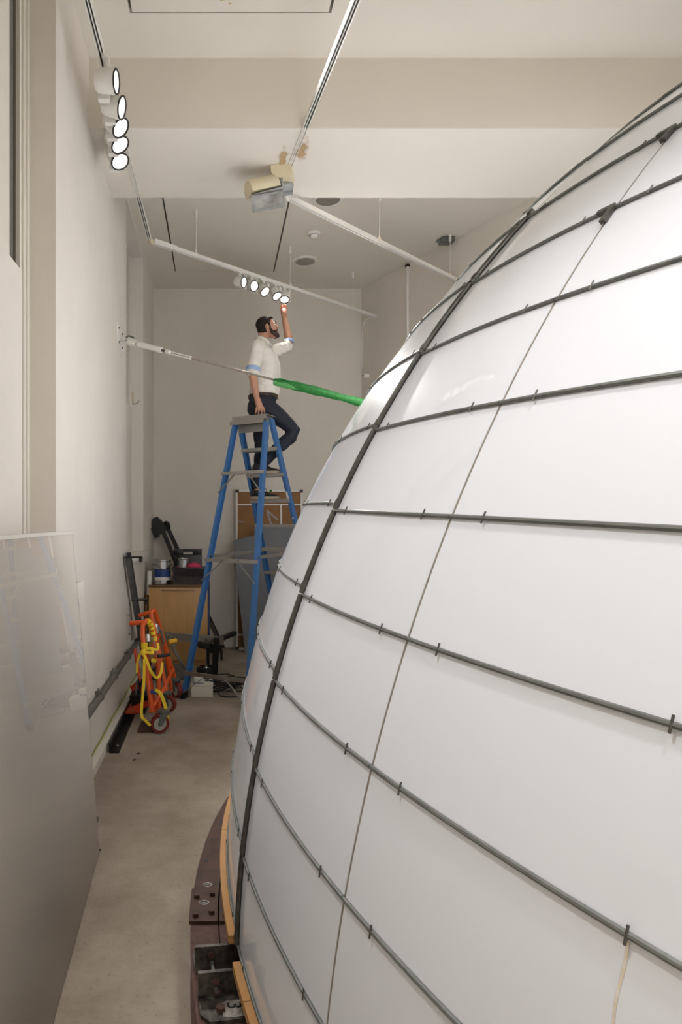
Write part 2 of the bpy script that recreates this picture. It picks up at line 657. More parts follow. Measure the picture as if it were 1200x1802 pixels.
M['softdamp'] = damp_mat()
for (cx, cy, sx, sy) in ((0.575, 4.40, 0.075, 0.20), (0.455, 4.52, 0.05, 0.22)):
    MB().add([(cx - sx, cy - sy, BZ - 0.0015), (cx + sx, cy - sy, BZ - 0.0015), (cx + sx, cy + sy, BZ - 0.0015), (cx - sx, cy + sy, BZ - 0.0015)], [(0, 1, 2, 3)]).build('water_stain', M['softdamp'], beam)

# baseboard / plinth along the left wall
mb = MB().box((XW, 0, 0), (-0.786, 7.1, 0.058))
struct(mb, 'baseboard_left', M['wall2'], label='low white plinth at the foot of the side wall')

# windows: sill, jamb moulding, blind board and dark slot in each recess
for k, (y0, y1, zb) in enumerate(((0.6, 3.31, 2.82), (5.83, 7.14, 2.86))):
    win = empty('window_%d' % (k + 1), (XR, (y0 + y1) / 2, 1.24))
    win['kind'] = 'structure'
    win['label'] = ('tall blanked window nearest the photographer', 'tall blanked window in the far recess')[k]
    pr = (-0.70, -0.795)[k]
    mb = MB().box((XR, y0, 1.24), (XW, y1, 1.305)).box((XW, y0 - 0.0, 1.24), (pr, y1 + (0.0, 0.08)[k], 1.305))
    mb.build('window_sill', M['wall2'], win)
    MB().box((-1.08, y1 - 0.16, 1.305), (XR, y1, 4.59)).build('window_frame', M['offwhite'], win)
    MB().box((XR, y1 - 0.13, 1.305), (XR + 0.014, y1 - 0.095, 4.59), ch=0.004).build('moulding', M['offwhite'], win)
    MB().box((XR, y1 - 0.055, 1.305), (XR + 0.012, y1 - 0.03, 4.59), ch=0.004).build('moulding', M['offwhite'], win)
    MB().box((-1.08, y1 - 0.235, 1.305), (-1.005, y1 - 0.16, 4.59)).build('shadow_gap', M['slot'], win)
    MB().box((-1.08, y1 - 0.30, 1.305), (-0.995, y1 - 0.235, 4.59)).build('blind_channel', M['steelgrey'], win)
    MB().box((-1.08, y0, 1.305), (-0.99, y1 - 0.30, 4.59)).build('window_blind', M['offwhite'], win)
    MB().box((-0.968, y0, 1.305), (-0.95, y1 - 0.235, zb)).build('cover_board', M['wall'], win)

# ------------------------------------------------------------------ fixings on walls and ceiling
# grey handrail-like pipe
t = thing('wall_pipe', 'grey pipe running low along the side wall', 'pipe', (XW, 5, 0.415))
MB().cyl((-0.812, 2.2, 0.412), (-0.812, 6.47, 0.418), 0.024, 16).build('pipe_length', M['pipe'], t)
MB().cyl((-0.812, 6.42, 0.418), (-0.812, 6.50, 0.418), 0.034, 16).build('pipe_collar', M['steelgrey'], t)
for y in (4.35, 4.95, 5.7):
    mb = MB().cyl((-0.812, y, 0.412), (-0.812, y + 0.025, 0.412), 0.028, 16)
    mb.box((XW, y, 0.432), (-0.806, y + 0.025, 0.452)).box((-0.83, y + 0.006, 0.45), (-0.822, y + 0.016, 0.475))
    mb.build('pipe_clip', M['pipe'], t)

pts = [(-0.838 + 0.004 * math.sin(i * 1.3), 2.4 + i * 0.2, 0.064 + 0.006 * abs(math.sin(i * 0.7))) for i in range(22)]
tag(MB().tube(smooth_path(pts, 3), 0.005, 8).build('earth_wire', M['cable']), 'thin yellow-green wire lying along the plinth', 'wire')

# surface conduit on the slanting wall
p = Vector((2.21, 7.456, 0))
t = thing('wall_conduit', 'thin white conduit rising straight up the slanting wall', 'conduit', p)
MB().cyl((p.x, p.y, 0.3), (p.x, p.y, CZ - 0.03), 0.016, 12).build('conduit_pipe', M['white'], t)
MB().box((p.x - 0.022, p.y - 0.022, CZ - 0.04), (p.x + 0.022, p.y + 0.02, CZ - 0.01)).build('conduit_end', M['slot'], t)
# corner wire and socket
t = thing('corner_cable', 'thin white cable hanging down the corner of the end wall', 'cable', S(637, 640, 8.2))
MB().tube(smooth_path([S(662, 553, 7.95), S(650, 560, 8.0), S(641, 566, 8.08), S(638, 580, 8.15), S(637, 610, 8.18), S(637, 648, 8.19)], 5), 0.006, 8).build('cable_run', M['white'], t)
q = S(641, 661, 7.97)
t = thing('wall_socket', 'small round grey socket on the slanting wall', 'socket', q)
d = Vector((-1, -0.47, 0)).normalized()
m = Matrix.Translation(q) @ frame_to(d)
MB().lathe([(0.026, -0.06), (0.026, 0.012), (0.02, 0.02)], m, 16).build('socket_body', M['white'], t)
MB().lathe([(0.014, 0.02), (0.014, 0.023)], m, 12).build('socket_face', M['steelgrey'], t)

# coat hook plate in far recess
q = S(232, 698, 7.13)
t = thing('wall_hook', 'small yellowed plate and hook in the far window recess', 'hook', q)
MB().box((q.x - 0.012, 7.125, q.z - 0.055), (q.x + 0.02, 7.139, q.z + 0.055)).build('hook_plate', M['cream'], t)
MB().tube(smooth_path([(q.x + 0.01, 7.13, q.z - 0.07), (q.x + 0.02, 7.1, q.z - 0.09), (q.x + 0.06, 7.08, q.z - 0.085), (q.x + 0.09, 7.07, q.z - 0.06)], 4), 0.004, 8).build('hook_wire', M['steelgrey'], t)

# recessed downlights
for (x, y, lab) in ((1.0, 7.378, 'unlit recessed downlight between the two hung tracks'), (1.024, 5.972, 'unlit recessed downlight half hidden behind the beam')):
    t = thing('recessed_downlight', lab, 'downlight', (x, y, CZ), group='recessed downlights')
    m = Matrix.Translation((x, y, CZ - 0.012))
    MB().lathe([(0.112, 0.011), (0.15, 0.011), (0.148, 0.004), (0.13, -0.004), (0.112, -0.002)], m, 40, True).build('downlight_rim', M['white'], t)
    MB().lathe([(0.11, 0.002), (0.112, 0.002), (0.112, 0.0115), (0.11, 0.0115)], m, 40, True).build('inner_ring', M['chrome'], t)
    MB().lathe([(0.109, 0.0), (0.09, 0.0105), (0.05, 0.0112), (0.0, 0.0113)], m, 40).build('reflector', M['alu'], t)
# smoke detector
t = thing('smoke_detector', 'round white smoke detector on the ceiling', 'detector', (0.995, 6.67, CZ))
m = Matrix.Translation((0.995, 6.67, CZ)) @ Matrix.Rotation(PI, 4, 'X')
MB().lathe([(0.066, 0), (0.066, 0.018), (0.058, 0.024), (0.05, 0.026)], m, 28).build('detector_base', M['white'], t)
MB().lathe([(0.047, 0.026), (0.047, 0.034), (0.04, 0.047), (0.02, 0.052), (0, 0.053)], m, 28).build('detector_dome', M['white'], t)
mb = MB()
for k in range(14):
    a = 2 * PI * k / 14
    mb.box((-0.006, 0.044, 0.027), (0.006, 0.0485, 0.034), m @ Matrix.Rotation(a, 4, 'Z'))
tag(mb.build('vent_slots', M['black'], t), kind='stuff')
# junction box
q = Vector((2.44, 6.8, CZ))
t = thing('junction_box', 'small grey metal junction box on the ceiling above a wire', 'box', q)
MB().box((q.x - 0.075, q.y - 0.06, CZ - 0.05), (q.x + 0.06, q.y + 0.06, CZ), ch=0.004).build('box_body', M['steelgrey'], t)
MB().cyl((q.x - 0.11, q.y, CZ - 0.028), (q.x - 0.075, q.y, CZ - 0.028), 0.017, 12).build('cable_gland', M['galv'], t)
for dx in (-0.04, 0.025):
    MB().cyl((q.x + dx, q.y - 0.064, CZ - 0.022), (q.x + dx, q.y - 0.06, CZ - 0.022), 0.013, 12).build('knockout', M['galv'], t)

# ================================================================== LIGHTING TRACKS
TZ = 4.182           # underside of the rails
TH, TWD = 0.036, 0.036


def rail(parent, a, b, tz=TZ):
    """white U-shaped rail with two dark conductor channels"""
    a, b = Vector((a[0], a[1], tz)), Vector((b[0], b[1], tz))
    d = (b - a).normalized()
    s = Vector((d.y, -d.x, 0))
    z = Vector((0, 0, 1))
    w2 = TWD / 2
    prof = [(-w2, 0), (-w2, TH), (w2, TH), (w2, 0), (w2 - 0.005, 0), (w2 - 0.005, 0.02), (0.003, 0.02), (0.003, 0.004), (-0.003, 0.004), (-0.003, 0.02), (-w2 + 0.005, 0.02), (-w2 + 0.005, 0)]
    mb = MB()
    mb.loft([[p + s * x + z * y for x, y in prof] for p in (a, b)])
    o = mb.build('track_rail', M['white'], parent)
    mb = MB()
    for x0, x1 in ((-w2 + 0.0055, -0.0035), (0.0035, w2 - 0.0055)):
        mb.hexa([a + s * x0 + z * 0.012, a + s * x1 + z * 0.012, b + s * x1 + z * 0.012, b + s * x0 + z * 0.012,
                 a + s * x0 + z * 0.0195, a + s * x1 + z * 0.0195, b + s * x1 + z * 0.0195, b + s * x0 + z * 0.0195])
    mb.build('conductor', M['conduct'], o)
    return d, s


LT0, LT1 = Vector((-0.665, 0.5, 0)), Vector((-0.633, 5.80, 0))
LT2, LT3 = Vector((-0.60, 5.86, 0)), Vector((1.97, 7.985, 0))
RT0, RT1 = Vector((1.09, -0.4, 0)), Vector((0.508, 4.66, 0))
RT2, RT3 = Vector((0.545, 5.06, 0)), Vector((2.525, 6.78, 0))

track_l = thing('lighting_track', 'white lighting track along the side wall carrying the lit spotlights', 'lighting track', (-0.64, 5.8, TZ))
rail(track_l, LT0, LT1)
dl, sl = rail(track_l, LT2, LT3)
MB().tube([(-0.634, 5.79, TZ + 0.018), (-0.631, 5.845, TZ + 0.018), (-0.58, 5.885, TZ + 0.018)], 0.024, 10).build('elbow_joint', M['cream'], track_l)
m_ = LT2 + (LT3 - LT2) * 0.075
MB().bar((LT2.x, LT2.y, TZ + 0.018), (m_.x, m_.y, TZ + 0.018), 0.046, 0.044).build('end_feed', M['white'], track_l)
track_r = thing('lighting_track', 'white lighting track from the beam out toward the dome', 'lighting track', (0.5, 4.8, TZ))
rail(track_r, RT0, RT1)
rail(track_r, RT2, RT3)
MB().tube([(0.508, 4.64, TZ + 0.018), (0.515, 4.9, TZ + 0.018), (0.56, 5.075, TZ + 0.018)], 0.022, 10).build('elbow_joint', M['white'], track_r)


def hanger(parent, x, y, m=M['white'], body=False):
    mb = MB().cyl((x, y, TZ + TH), (x, y, CZ - 0.02), 0.0028, 8)
    mb.build('suspension_wire', M['white'], parent)
    MB().cyl((x, y, CZ - 0.075), (x, y, CZ), 0.013, 12).build('ceiling_cup', M['white'], parent)
    mb = MB().box((x - 0.014, y - 0.014, TZ + TH), (x + 0.014, y + 0.014, TZ + TH + 0.02), ch=0.003)
    mb.cyl((x, y, TZ + TH + 0.018), (x, y, TZ + TH + 0.045), 0.010, 10, 0.006)
    mb.build('wire_clamp', m, parent)


for tpar in (0.148, 0.54, 0.865):
    p = LT2 + (LT3 - LT2) * tpar
    hanger(track_l, p.x, p.y)
for tpar in (0.475, 0.955):
    p = RT2 + (RT3 - RT2) * tpar
    hanger(track_r, p.x, p.y, M['cream'])
mb = MB().box((0.575, 5.07, TZ + TH), (0.605, 5.10, BZ + 0.04), ch=0.003)
mb.build('wire_clamp', M['cream'], track_r)

# spotlights ---------------------------------------------------------------
spots_near = [  # y on track, drop, aim, label
    (3.555, (0.95, -0.10, -0.12), 'lit white spotlight nearest the photographer, side-on in the row of five by the wall'),
    (3.765, (0.92, -0.12, -0.28), 'lit white spotlight second from the photographer in the row of five by the wall'),
    (3.925, (0.66, -0.22, -0.70), 'lit white spotlight at the middle of the row of five by the wall'),
    (4.09, (0.52, -0.22, -0.82), 'lit white spotlight second from the beam end of the row by the wall'),
    (4.28, (0.42, -0.32, -0.85), 'lit white spotlight deepest under the beam in the row by the wall'),
]


def spotlight(label, group, loc, along, side, aim, rad, power, size=62):
    """loc = point on the rail's underside; side = horizontal unit vector off the rail"""
    t = thing('track_spotlight', label, 'spotlight', loc, group=group)
    loc = Vector(loc)
    along, side, aim = Vector(along), Vector(side), Vector(aim).normalized()
    z = Vector((0, 0, 1))
    k = rad / 0.062
    # adapter block in the rail, driver box on its side
    mb = MB().bar(loc - along * 0.05 * k + z * 0.003, loc + along * 0.05 * k + z * 0.003, 0.034, 0.022)
    mb.cyl(loc - z * 0.002, loc - z * 0.045 * k, 0.017 * k, 14)
    mb.build('track_adapter', M['white'], t)
    bc = loc - z * (0.085 * k) + along * 0.085 * k - side * 0.03 * k
    MB().bar(bc + z * 0.07 * k, bc - z * 0.075 * k, 0.062 * k, 0.036 * k, up=along).build('driver_box', M['white'], t)
    c = loc - z * (0.045 * k + rad)
    m = Matrix.Translation(c) @ frame_to(aim)
    L = rad * 1.0
    MB().lathe([(0.0, -L * 0.98), (rad * 0.80, -L * 0.95), (rad * 0.93, -L * 0.78), (rad, -L * 0.35), (rad, L * 0.28), (rad * 0.985, L * 0.29), (rad * 0.985, L * 0.31), (rad, L * 0.32), (rad, L * 0.86), (rad * 0.9, L * 0.86), (rad * 0.88, L * 0.5), (0.0, L * 0.5)], m, 32).build('lamp_housing', M['white'], t)
    MB().lathe([(rad * 0.87, L * 0.84), (rad * 1.015, L * 0.84), (rad * 1.015, L * 0.94), (rad * 0.87, L * 0.94)], m, 32, True).build('lens_rim', M['black'], t)
    MB().lathe([(0.0, L * 0.78), (rad * 0.86, L * 0.80), (rad * 0.86, L * 0.84), (rad * 0.5, L * 0.865), (0.0, L * 0.875)], m, 32).build('lens', M['lens'], t)
    d = bpy.data.lights.new('lamp_beam', 'SPOT')
    d.energy = power
    d.spot_size = R(size)
    d.spot_blend = 0.9
    d.shadow_soft_size = rad * 0.8
    d.color = (1.0, 0.98, 0.955)
    lo = bpy.data.objects.new('lamp_beam', d)
    lo.location = c + aim * (L * 0.99)
    lo.rotation_euler = aim.to_track_quat('-Z', 'Y').to_euler()
    col.objects.link(lo)
    return t


P_NEAR, P_FAR = 305, 265
for (y, aim, lab), pw_, sz_ in zip(spots_near, (0.8, 0.8, 2.2, 1.15, 1.15), (54, 54, 56, 56, 58)):
    x = LT0.x + (LT1.x - LT0.x) * (y - LT0.y) / (LT1.y - LT0.y)
    spotlight(lab, 'lit spotlights by the side wall', (x + 0.02 - max(0, y - 3.8) * 0.13, y, TZ), (0, 1, 0), (1, 0, 0), aim, 0.063, P_NEAR * pw_, sz_)
spots_far = [
    (0.318, (0.80, -0.52, -0.28), 'lit white spotlight nearest the side wall on the hung track by the man'),
    (0.366, (0.55, -0.75, -0.38), 'lit white spotlight second from the side wall on the hung track'),
    (0.416, (0.45, -0.55, -0.70), 'lit white spotlight in the middle of the five above the man'),
    (0.470, (0.36, -0.45, -0.80), 'lit white spotlight just beside the one the man is holding'),
    (0.513, (-0.06, -0.42, -0.88), 'lit white spotlight touched by the raised hand of the man'),
]
for tp, aim, lab in spots_far:
    p = LT2 + (LT3 - LT2) * tp
    spotlight(lab, 'lit spotlights above the man', (p.x, p.y, TZ), dl, sl, aim, 0.056, P_FAR * (0.8 if tp < 0.35 else 2.6 if tp < 0.4 else 0.5 if tp < 0.45 else 0.3 if tp < 0.5 else 0.09), 94 if 0.35 < tp < 0.4 else 70)

# cream floodlight hung from the elbow of the second track -----------------------
fl = thing('floodlight', 'cream and grey floodlight hung under the beam, unlit', 'floodlight', S(490, 320, 4.7))
ax = (S(500, 300, 4.62) - S(440, 312, 4.62)).normalized()      # long axis of the housing
q = S(497, 306, 4.66)
mb = MB()
top = [S(476, 291, 4.58), S(511, 284, 4.58), S(514, 302, 4.58), S(512, 310, 4.58), S(484, 313, 4.58), S(477, 302, 4.58)]
back = Vector((0.035, 0.12, 0.0))
mb.prism(top, (0, 0, 0), back)
mb.build('adapter_box', M['cream'], fl)
a, b = S(434, 327, 4.56), S(483, 317, 4.62)
d = (b - a).normalized()
up = Vector((0, 0, 1))
s = d.cross(up).normalized()
upv = s.cross(d)


def dsec(p, r0, half=True, k=14, a0=-20, a1=200):
    return [p + (s * math.cos(R(a0 + (a1 - a0) * i / k)) + upv * math.sin(R(a0 + (a1 - a0) * i / k))) * r0 for i in range(k + 1)]


c0, c1 = a - upv * 0.045, b - upv * 0.045
mb = MB().loft([dsec(c0, 0.072), dsec(c0 + d * 0.02, 0.08), dsec(c1 - d * 0.02, 0.08), dsec(c1, 0.07)])
mb.build('lamp_housing', M['cream'], fl)
mb = MB()
g0, g1 = S(444, 347, 4.5), S(499, 337, 4.56)
mb.hexa([g0 + upv * 0.02, g1 + upv * 0.02, g1 + Vector((0, .11, 0.02)), g0 + Vector((0, .11, 0.02)), g0 + Vector((0.004, 0, 0.0)) - upv * 0.0 + Vector((0, 0, .02)), g1 + Vector((0, 0, .04)), g1 + Vector((0, .11, .07)), g0 + Vector((0, .11, .07))])
mb.build('reflector_trough', M['smoke'], fl)
mb = MB()
e0, e1 = S(446, 372, 4.5), S(500, 362, 4.56)
for p0, p1 in ((g0, e0), (g1, e1), (e0, e1), (g0, g1)):
    mb.bar(p0, p1, 0.012, 0.014, up=(0, 1, 0))
mb.build('shield_frame', M['smoke'], fl)
mb = MB()
th = Vector((0, 0.006, 0.002))
mb.hexa([g0, g1, e1, e0, g0 + th, g1 + th, e1 + th, e0 + th])
mb.build('shield_glass', mat('floodlight_glass', (186, 186, 183), 0.2, metal=0.1, var=0.35, scale=7, rgb2=(130, 128, 126)), fl)
k0, k1 = S(487, 332, 4.64), S(512, 327, 4.70)
MB().cyl(S(486, 330, 4.62), S(489, 330, 4.63), 0.062, 24).cyl(S(493, 329, 4.64), S(496, 329, 4.64), 0.066, 24).build('end_disc', M['smoke'], fl)
MB().cyl(S(490, 330, 4.64), S(511, 326, 4.69), 0.036, 20).build('pivot_drum', M['smoke'], fl)
mb = MB()
pl = [S(496, 314, 4.7), S(514, 311, 4.72), S(516, 338, 4.72), S(499, 342, 4.7)]
mb.prism(pl, (0, 0, 0), (0.004, 0.05, 0.01))
mb.build('mounting_plate', M['smoke'], fl)
MB().box((S(488, 318, 4.66).x - 0.02, 4.6, S(488, 318, 4.6).z - 0.03), (S(488, 318, 4.66).x + 0.035, 4.68, S(488, 318, 4.6).z + 0.05), ch=0.006).build('pivot_arm', M['cream'], fl)

# ================================================================== THE DOME
LSC = 3.925
DC = Vector((0.84, 0.59151, -0.33079)) * LSC + Vector((0, 0, EYE))
DR = 0.83148 * LSC
DROT = Matrix.Rotation(0.0275566, 3, 'X') @ Matrix.Rotation(0.0631365, 3, 'Y')
LON1, DLON, LAT0, DLAT = -3.0137546, 0.194383, 0.69148, 0.0820543
dome = thing('panelled_dome', 'huge white dome of glossy panels held by grey steel rods', 'dome', DC, DROT.to_euler())
DW = Matrix.Translation(DC) @ DROT.to_4x4()


def sph(lat, lon, r):
    return Vector((math.cos(lat) * math.cos(lon), math.cos(lat) * math.sin(lon), math.sin(lat))) * r


def link_child(o, parent):
    col.objects.link(o)
    o.parent = parent
    return o


NROW = 10            # rows counted down from ring 0 at LAT0
TOPROWS = 8
ROW0 = -TOPROWS
panel_mesh = {}


def shell_patch(la0, la1, lo0, lo1, n=7, r0=None, r1=None):
    r1 = r1 or DR
    r0 = r0 or DR - 0.011
    vs, fs = [], []
    for r_ in (r1, r0):
        for i in range(n + 1):
            for j in range(n + 1):
                vs.append(sph(la0 + (la1 - la0) * i / n, lo0 + (lo1 - lo0) * j / n, r_))
    N = (n + 1) * (n + 1)
    for i in range(n):
        for j in range(n):
            a_ = i * (n + 1) + j
            fs.append((a_, a_ + 1, a_ + n + 2, a_ + n + 1))
            fs.append((N + a_, N + a_ + n + 1, N + a_ + n + 2, N + a_ + 1))
    for k in range(n):
        for (p, q_) in (((k), (k + 1)), ((n * (n + 1) + k), (n * (n + 1) + k + 1)), (k * (n + 1), (k + 1) * (n + 1)), (k * (n + 1) + n, (k + 1) * (n + 1) + n)):
            fs.append((p, q_, N + q_, N + p))
    return vs, fs


GAPL = 0.0025 / DR           # half gap between rows
OFFS_L = R(0.42)             # rows beyond the main rib sit a little higher


def row_lats(k, off=0.0):
    return LAT0 - k * DLAT + off, LAT0 - (k - 1) * DLAT + off   # row k lies above ring k


gores = [-6, -5, -4, -3, -2, -1, 0, 1, 2, 3]     # gore g spans LON1+g*DLON .. +1 ; 0 and 1 are the ones in view
shared = {}
rest = MB()
for g in gores:
    off = OFFS_L if g < 0 else 0.0
    # the main rib sits in a wide joint between gores -1 and 0
    ml = {0: 0.0075, 1: 0.0036}.get(g, 0.003) / DR
    mr = {-1: 0.009, 0: 0.0036}.get(g, 0.003) / DR
    for k in range(ROW0 + 1, NROW):
        la0, la1 = row_lats(k, off)
        cl = math.cos((la0 + la1) / 2)
        key = (k, off, ml, mr)
        if key not in shared:
            vs, fs = shell_patch(la0 + GAPL, la1 - GAPL, ml / cl, DLON - mr / cl)
            shared[key] = MB().add(vs, fs).mesh('panel', M['acrylic'], 50)
        o = bpy.data.objects.new('panel', shared[key])
        link_child(o, dome)
        o.rotation_euler = (0, 0, LON1 + g * DLON)
# remaining gores round the back, unseen from the tripod: one joined part
for g in range(4, 27):
    for k in range(ROW0 + 1, NROW):
        la0, la1 = row_lats(k)
        vs, fs = shell_patch(la0 + GAPL, la1 - GAPL, LON1 + g * DLON + 0.003 / DR, LON1 + (g + 1) * DLON - 0.003 / DR, 2)
        rest.add([DW @ q_ for q_ in vs], fs)
capr = LAT0 - ROW0 * DLAT
vs, fs = shell_patch(capr, PI / 2 - 0.002, 0, 2 * PI, 20)
rest.add([DW @ q_ for q_ in vs], fs)
tag(rest.build('crown_panels', M['acrylic'], dome), kind='stuff')


def dome_tube(la0, lo0, la1, lo1, r_, rad, n=14, sides=8):
    return MB().tube([DW @ sph(la0 + (la1 - la0) * i / n, lo0 + (lo1 - lo0) * i / n, r_) for i in range(n + 1)], rad, sides)


# horizontal rods over the joints between the rows
for g in range(-4, 3):
    off = OFFS_L if g < 0 else 0.0
    for k in range(ROW0 + 1, NROW):
        la = LAT0 - k * DLAT + off
        e0 = {0: 0.008, 1: 0.001}.get(g, 0.002)
        e1 = {-1: 0.010, 0: 0.001}.get(g, 0.002)
        c = math.cos(la) * DR
        sag = 0.0012
        o = dome_tube(la, LON1 + g * DLON + e0 / c, la, LON1 + (g + 1) * DLON - e1 / c, DR + 0.0035, 0.0049).build('rod', M['galv'], dome)
        # short clips across the rod
        if k < 1 - 2 and g not in (-1, 0, 1):
            continue
        for fr in (0.165, 0.85):
            lo = LON1 + (g + fr) * DLON
            hl = 0.0125 / DR
            rr = DR + 0.0072
            MB().tube([DW @ sph(la + s_ * hl, lo, rr) for s_ in (-1, 0, 1)], 0.0019, 6).build('clip', M['darktube'], o)
# meridian strips in the joints, and the main rib
for g in range(-4, 5):
    lo = LON1 + g * DLON
    for k in range(ROW0 + 1, NROW):
        off = OFFS_L if g < 0 else 0.0
        la0, la1 = row_lats(k, off)
        gp = 0.002 / DR
        if g == 0 and k > 0:
            mb = dome_tube(la0 + gp, lo - 0.001 / DR, la1 - gp, lo - 0.001 / DR, DR + 0.006, 0.0085, 8, 12)
            mb.build('rib', M['darktube'], dome)
        elif g in (0, 1, 2, -1):
            mb = MB()
            vs, fs = shell_patch(la0, la1, lo - 0.0026 / DR, lo + 0.0026 / DR, 4, DR - 0.012, DR - 0.001)
            mb.add([DW @ q_ for q_ in vs], fs)
            mb.build('seam_strip', M['gasket'], dome)
# dark backing behind the main rib
mb = MB()
vs, fs = shell_patch(LAT0 - (NROW - 1) * DLAT, capr, LON1 - 0.05, LON1 + 0.05, 20, DR - 0.06, DR - 0.05)
mb.add([DW @ q_ for q_ in vs], fs)
mb.build('inner_frame', M['darktube'], dome)
# collars where rods meet the rib
for k in range(0, NROW):
    la = LAT0 - k * DLAT
    mb = MB()
    mb.tube([DW @ sph(la + OFFS_L, LON1 + x / DR, DR + 0.006) for x in (-0.012, 0.004)], 0.0085, 8)
    mb.tube([DW @ sph(la + OFFS_L + z_ / DR, LON1 - 0.001 / DR, DR + 0.006) for z_ in (-0.008, 0.008)], 0.0105, 12)
    mb.build('rib_collar', M['darktube'], dome)
# T-shaped gusset plates on the upper crossings of the next seam
for k in (1, 0, -1):
    la, lo = LAT0 - k * DLAT - 0.0008, LON1 + DLON
    mb = MB()
    cl = math.cos(la)
    for (x0, x1, z0, z1) in ((-0.036, 0.006, -0.004, 0.007), (-0.006, 0.007, -0.045, 0.007)):
        vs, fs = shell_patch(la + z0 / DR, la + z1 / DR, lo + x0 / DR / cl, lo + x1 / DR / cl, 2, DR + 0.002, DR + 0.012)
        mb.add([DW @ q_ for q_ in vs], fs)
    mb.build('gusset', M['darktube'], dome)
# rust runs under two of the clips
for (k, fr, ln) in ((6, 0.85, 0.17), (7, 0.85, 0.17)):
    la, lo = LAT0 - k * DLAT, LON1 + (1 + fr) * DLON
    vs, fs = [], []
    n = 12
    for i in range(n + 1):
        l_ = la - (0.008 + ln * i / n) / DR
        ww = 0.0022 * (1 - 0.6 * i / n) / DR
        sh = 0.0012 * math.sin(i * 0.9) / DR
        vs += [DW @ sph(l_, lo - ww + sh, DR + 0.0006), DW @ sph(l_, lo + ww + sh, DR + 0.0006)]
    fs = [(2 * i, 2 * i + 1, 2 * i + 3, 2 * i + 2) for i in range(n)]
    MB().add(vs, fs).build('rust_run', M['stain'], dome)

# wooden packing strips under the bottom panels
ang0 = math.atan2


def arc_prism(c, r0, r1, z0, z1, a0, a1, n=24, lift=None):
    mb_ = MB()
    rings = []
    for i in range(n + 1):
        a_ = a0 + (a1 - a0) * i / n
        dz = lift(a_) if lift else 0.0
        d_ = Vector((math.cos(a_), math.sin(a_), 0))
        rings.append([Vector((c.x, c.y, 0)) + d_ * r0 + Vector((0, 0, z0 + dz)), Vector((c.x, c.y, 0)) + d_ * r1 + Vector((0, 0, z0 + dz)),
                      Vector((c.x, c.y, 0)) + d_ * r1 + Vector((0, 0, z1 + dz)), Vector((c.x, c.y, 0)) + d_ * r0 + Vector((0, 0, z1 + dz))])
    return mb_.loft(rings)


def base_lift(lon, off):
    q_ = DW @ sph(LAT0 - (NROW - 1) * DLAT + off, lon, DR)
    return q_.z


for (g0, g1, off, trim) in ((-1.0, -0.02, OFFS_L, 0.0), (0.10, 0.33, 0.0, 0), (0.333, 1.0, 0.0, 0), (1.003, 2.0, 0, 0), (-2, -1.003, OFFS_L, 0)):
    mb = MB()
    rings = []
    for i in range(13):
        lo = LON1 + (g0 + (g1 - g0) * i / 12) * DLON
        la = LAT0 - (NROW - 1) * DLAT + off
        b0 = DW @ sph(la, lo, DR - 0.02)
        b1 = DW @ sph(la, lo, DR + 0.030)
        z0 = Vector((0, 0, -0.004))
        z1 = Vector((0, 0, -0.028))
        rings.append([b0 + z1, b1 + z1, b1 + z0, b0 + z0])
    mb.loft(rings)
    mb.build('packing_strip', M['ply'], dome)

# ------------------------------------------------------------------ steel base ring
ZR = EYE - 1.42
RC = Vector((0.84, 0.59151, 0)).normalized() * (2.84 * 1.42)
RO = 3.398
ring = thing('base_ring', 'rusty red bolted steel ring girder under the dome', 'ring girder', (RC.x, RC.y, 0))
CA = math.atan2(1.9 - RC.y, -0.07 - RC.x)          # direction of the numbered bracket


def channel(r_out, r_in, a0, a1, m, n=30):
    t_ = 0.009
    web_in = r_in
    rings = []
    for i in range(n + 1):
        a_ = a0 + (a1 - a0) * i / n
        d_ = Vector((math.cos(a_), math.sin(a_), 0))
        c_ = Vector((RC.x, RC.y, 0))
        prof = [(r_in, 0), (r_out, 0), (r_out, t_), (r_in + (t_ if r_out > r_in else -t_), t_), (r_in + (t_ if r_out > r_in else -t_), ZR - t_), (r_out, ZR - t_), (r_out, ZR), (r_in, ZR)]
        rings.append([c_ + d_ * r_ + Vector((0, 0, z_)) for r_, z_ in prof])
    return MB().loft(rings).build('channel', m, ring)


SP = math.atan2(2.345 - RC.y, -0.1 - RC.x)     # splice bearing
if SP < 0:
    SP += 2 * PI
if CA < 0:
    CA += 2 * PI
aa = [(SP - 0.006, SP - 1.05, M['rust']), (SP + 0.0, SP + 0.40, M['rust2']), (SP + 0.404, SP + 1.1, M['rust'])]
for a0, a1, mm in aa:
    channel(RO, RO - 0.098, a0, a1, mm)
    channel(RO - 0.205, RO - 0.102, a0, a1, mm)
# bolted splice plates across the joint
c_ = Vector((RC.x, RC.y, 0))


def ring_pt(a_, r_, z_):
    return c_ + Vector((math.cos(a_), math.sin(a_), 0)) * r_ + Vector((0, 0, z_))


for (r0, r1) in ((RO - 0.097, RO + 0.006), (RO - 0.20, RO - 0.103)):
    pl = arc_prism(RC, r0, r1, ZR, ZR + 0.011, SP - 0.034, SP + 0.026, 4).build('splice_plate', M['rust'], ring)
    for da in (-0.022, 0.012):
        for fr in (0.22, 0.78):
            p = ring_pt(SP + da + (0.005 if fr > .5 else 0), r0 + (r1 - r0) * fr, ZR + 0.011)
            MB().cyl(p, p + Vector((0, 0, 0.012)), 0.0115, 6).build('bolt', M['rust'], pl)
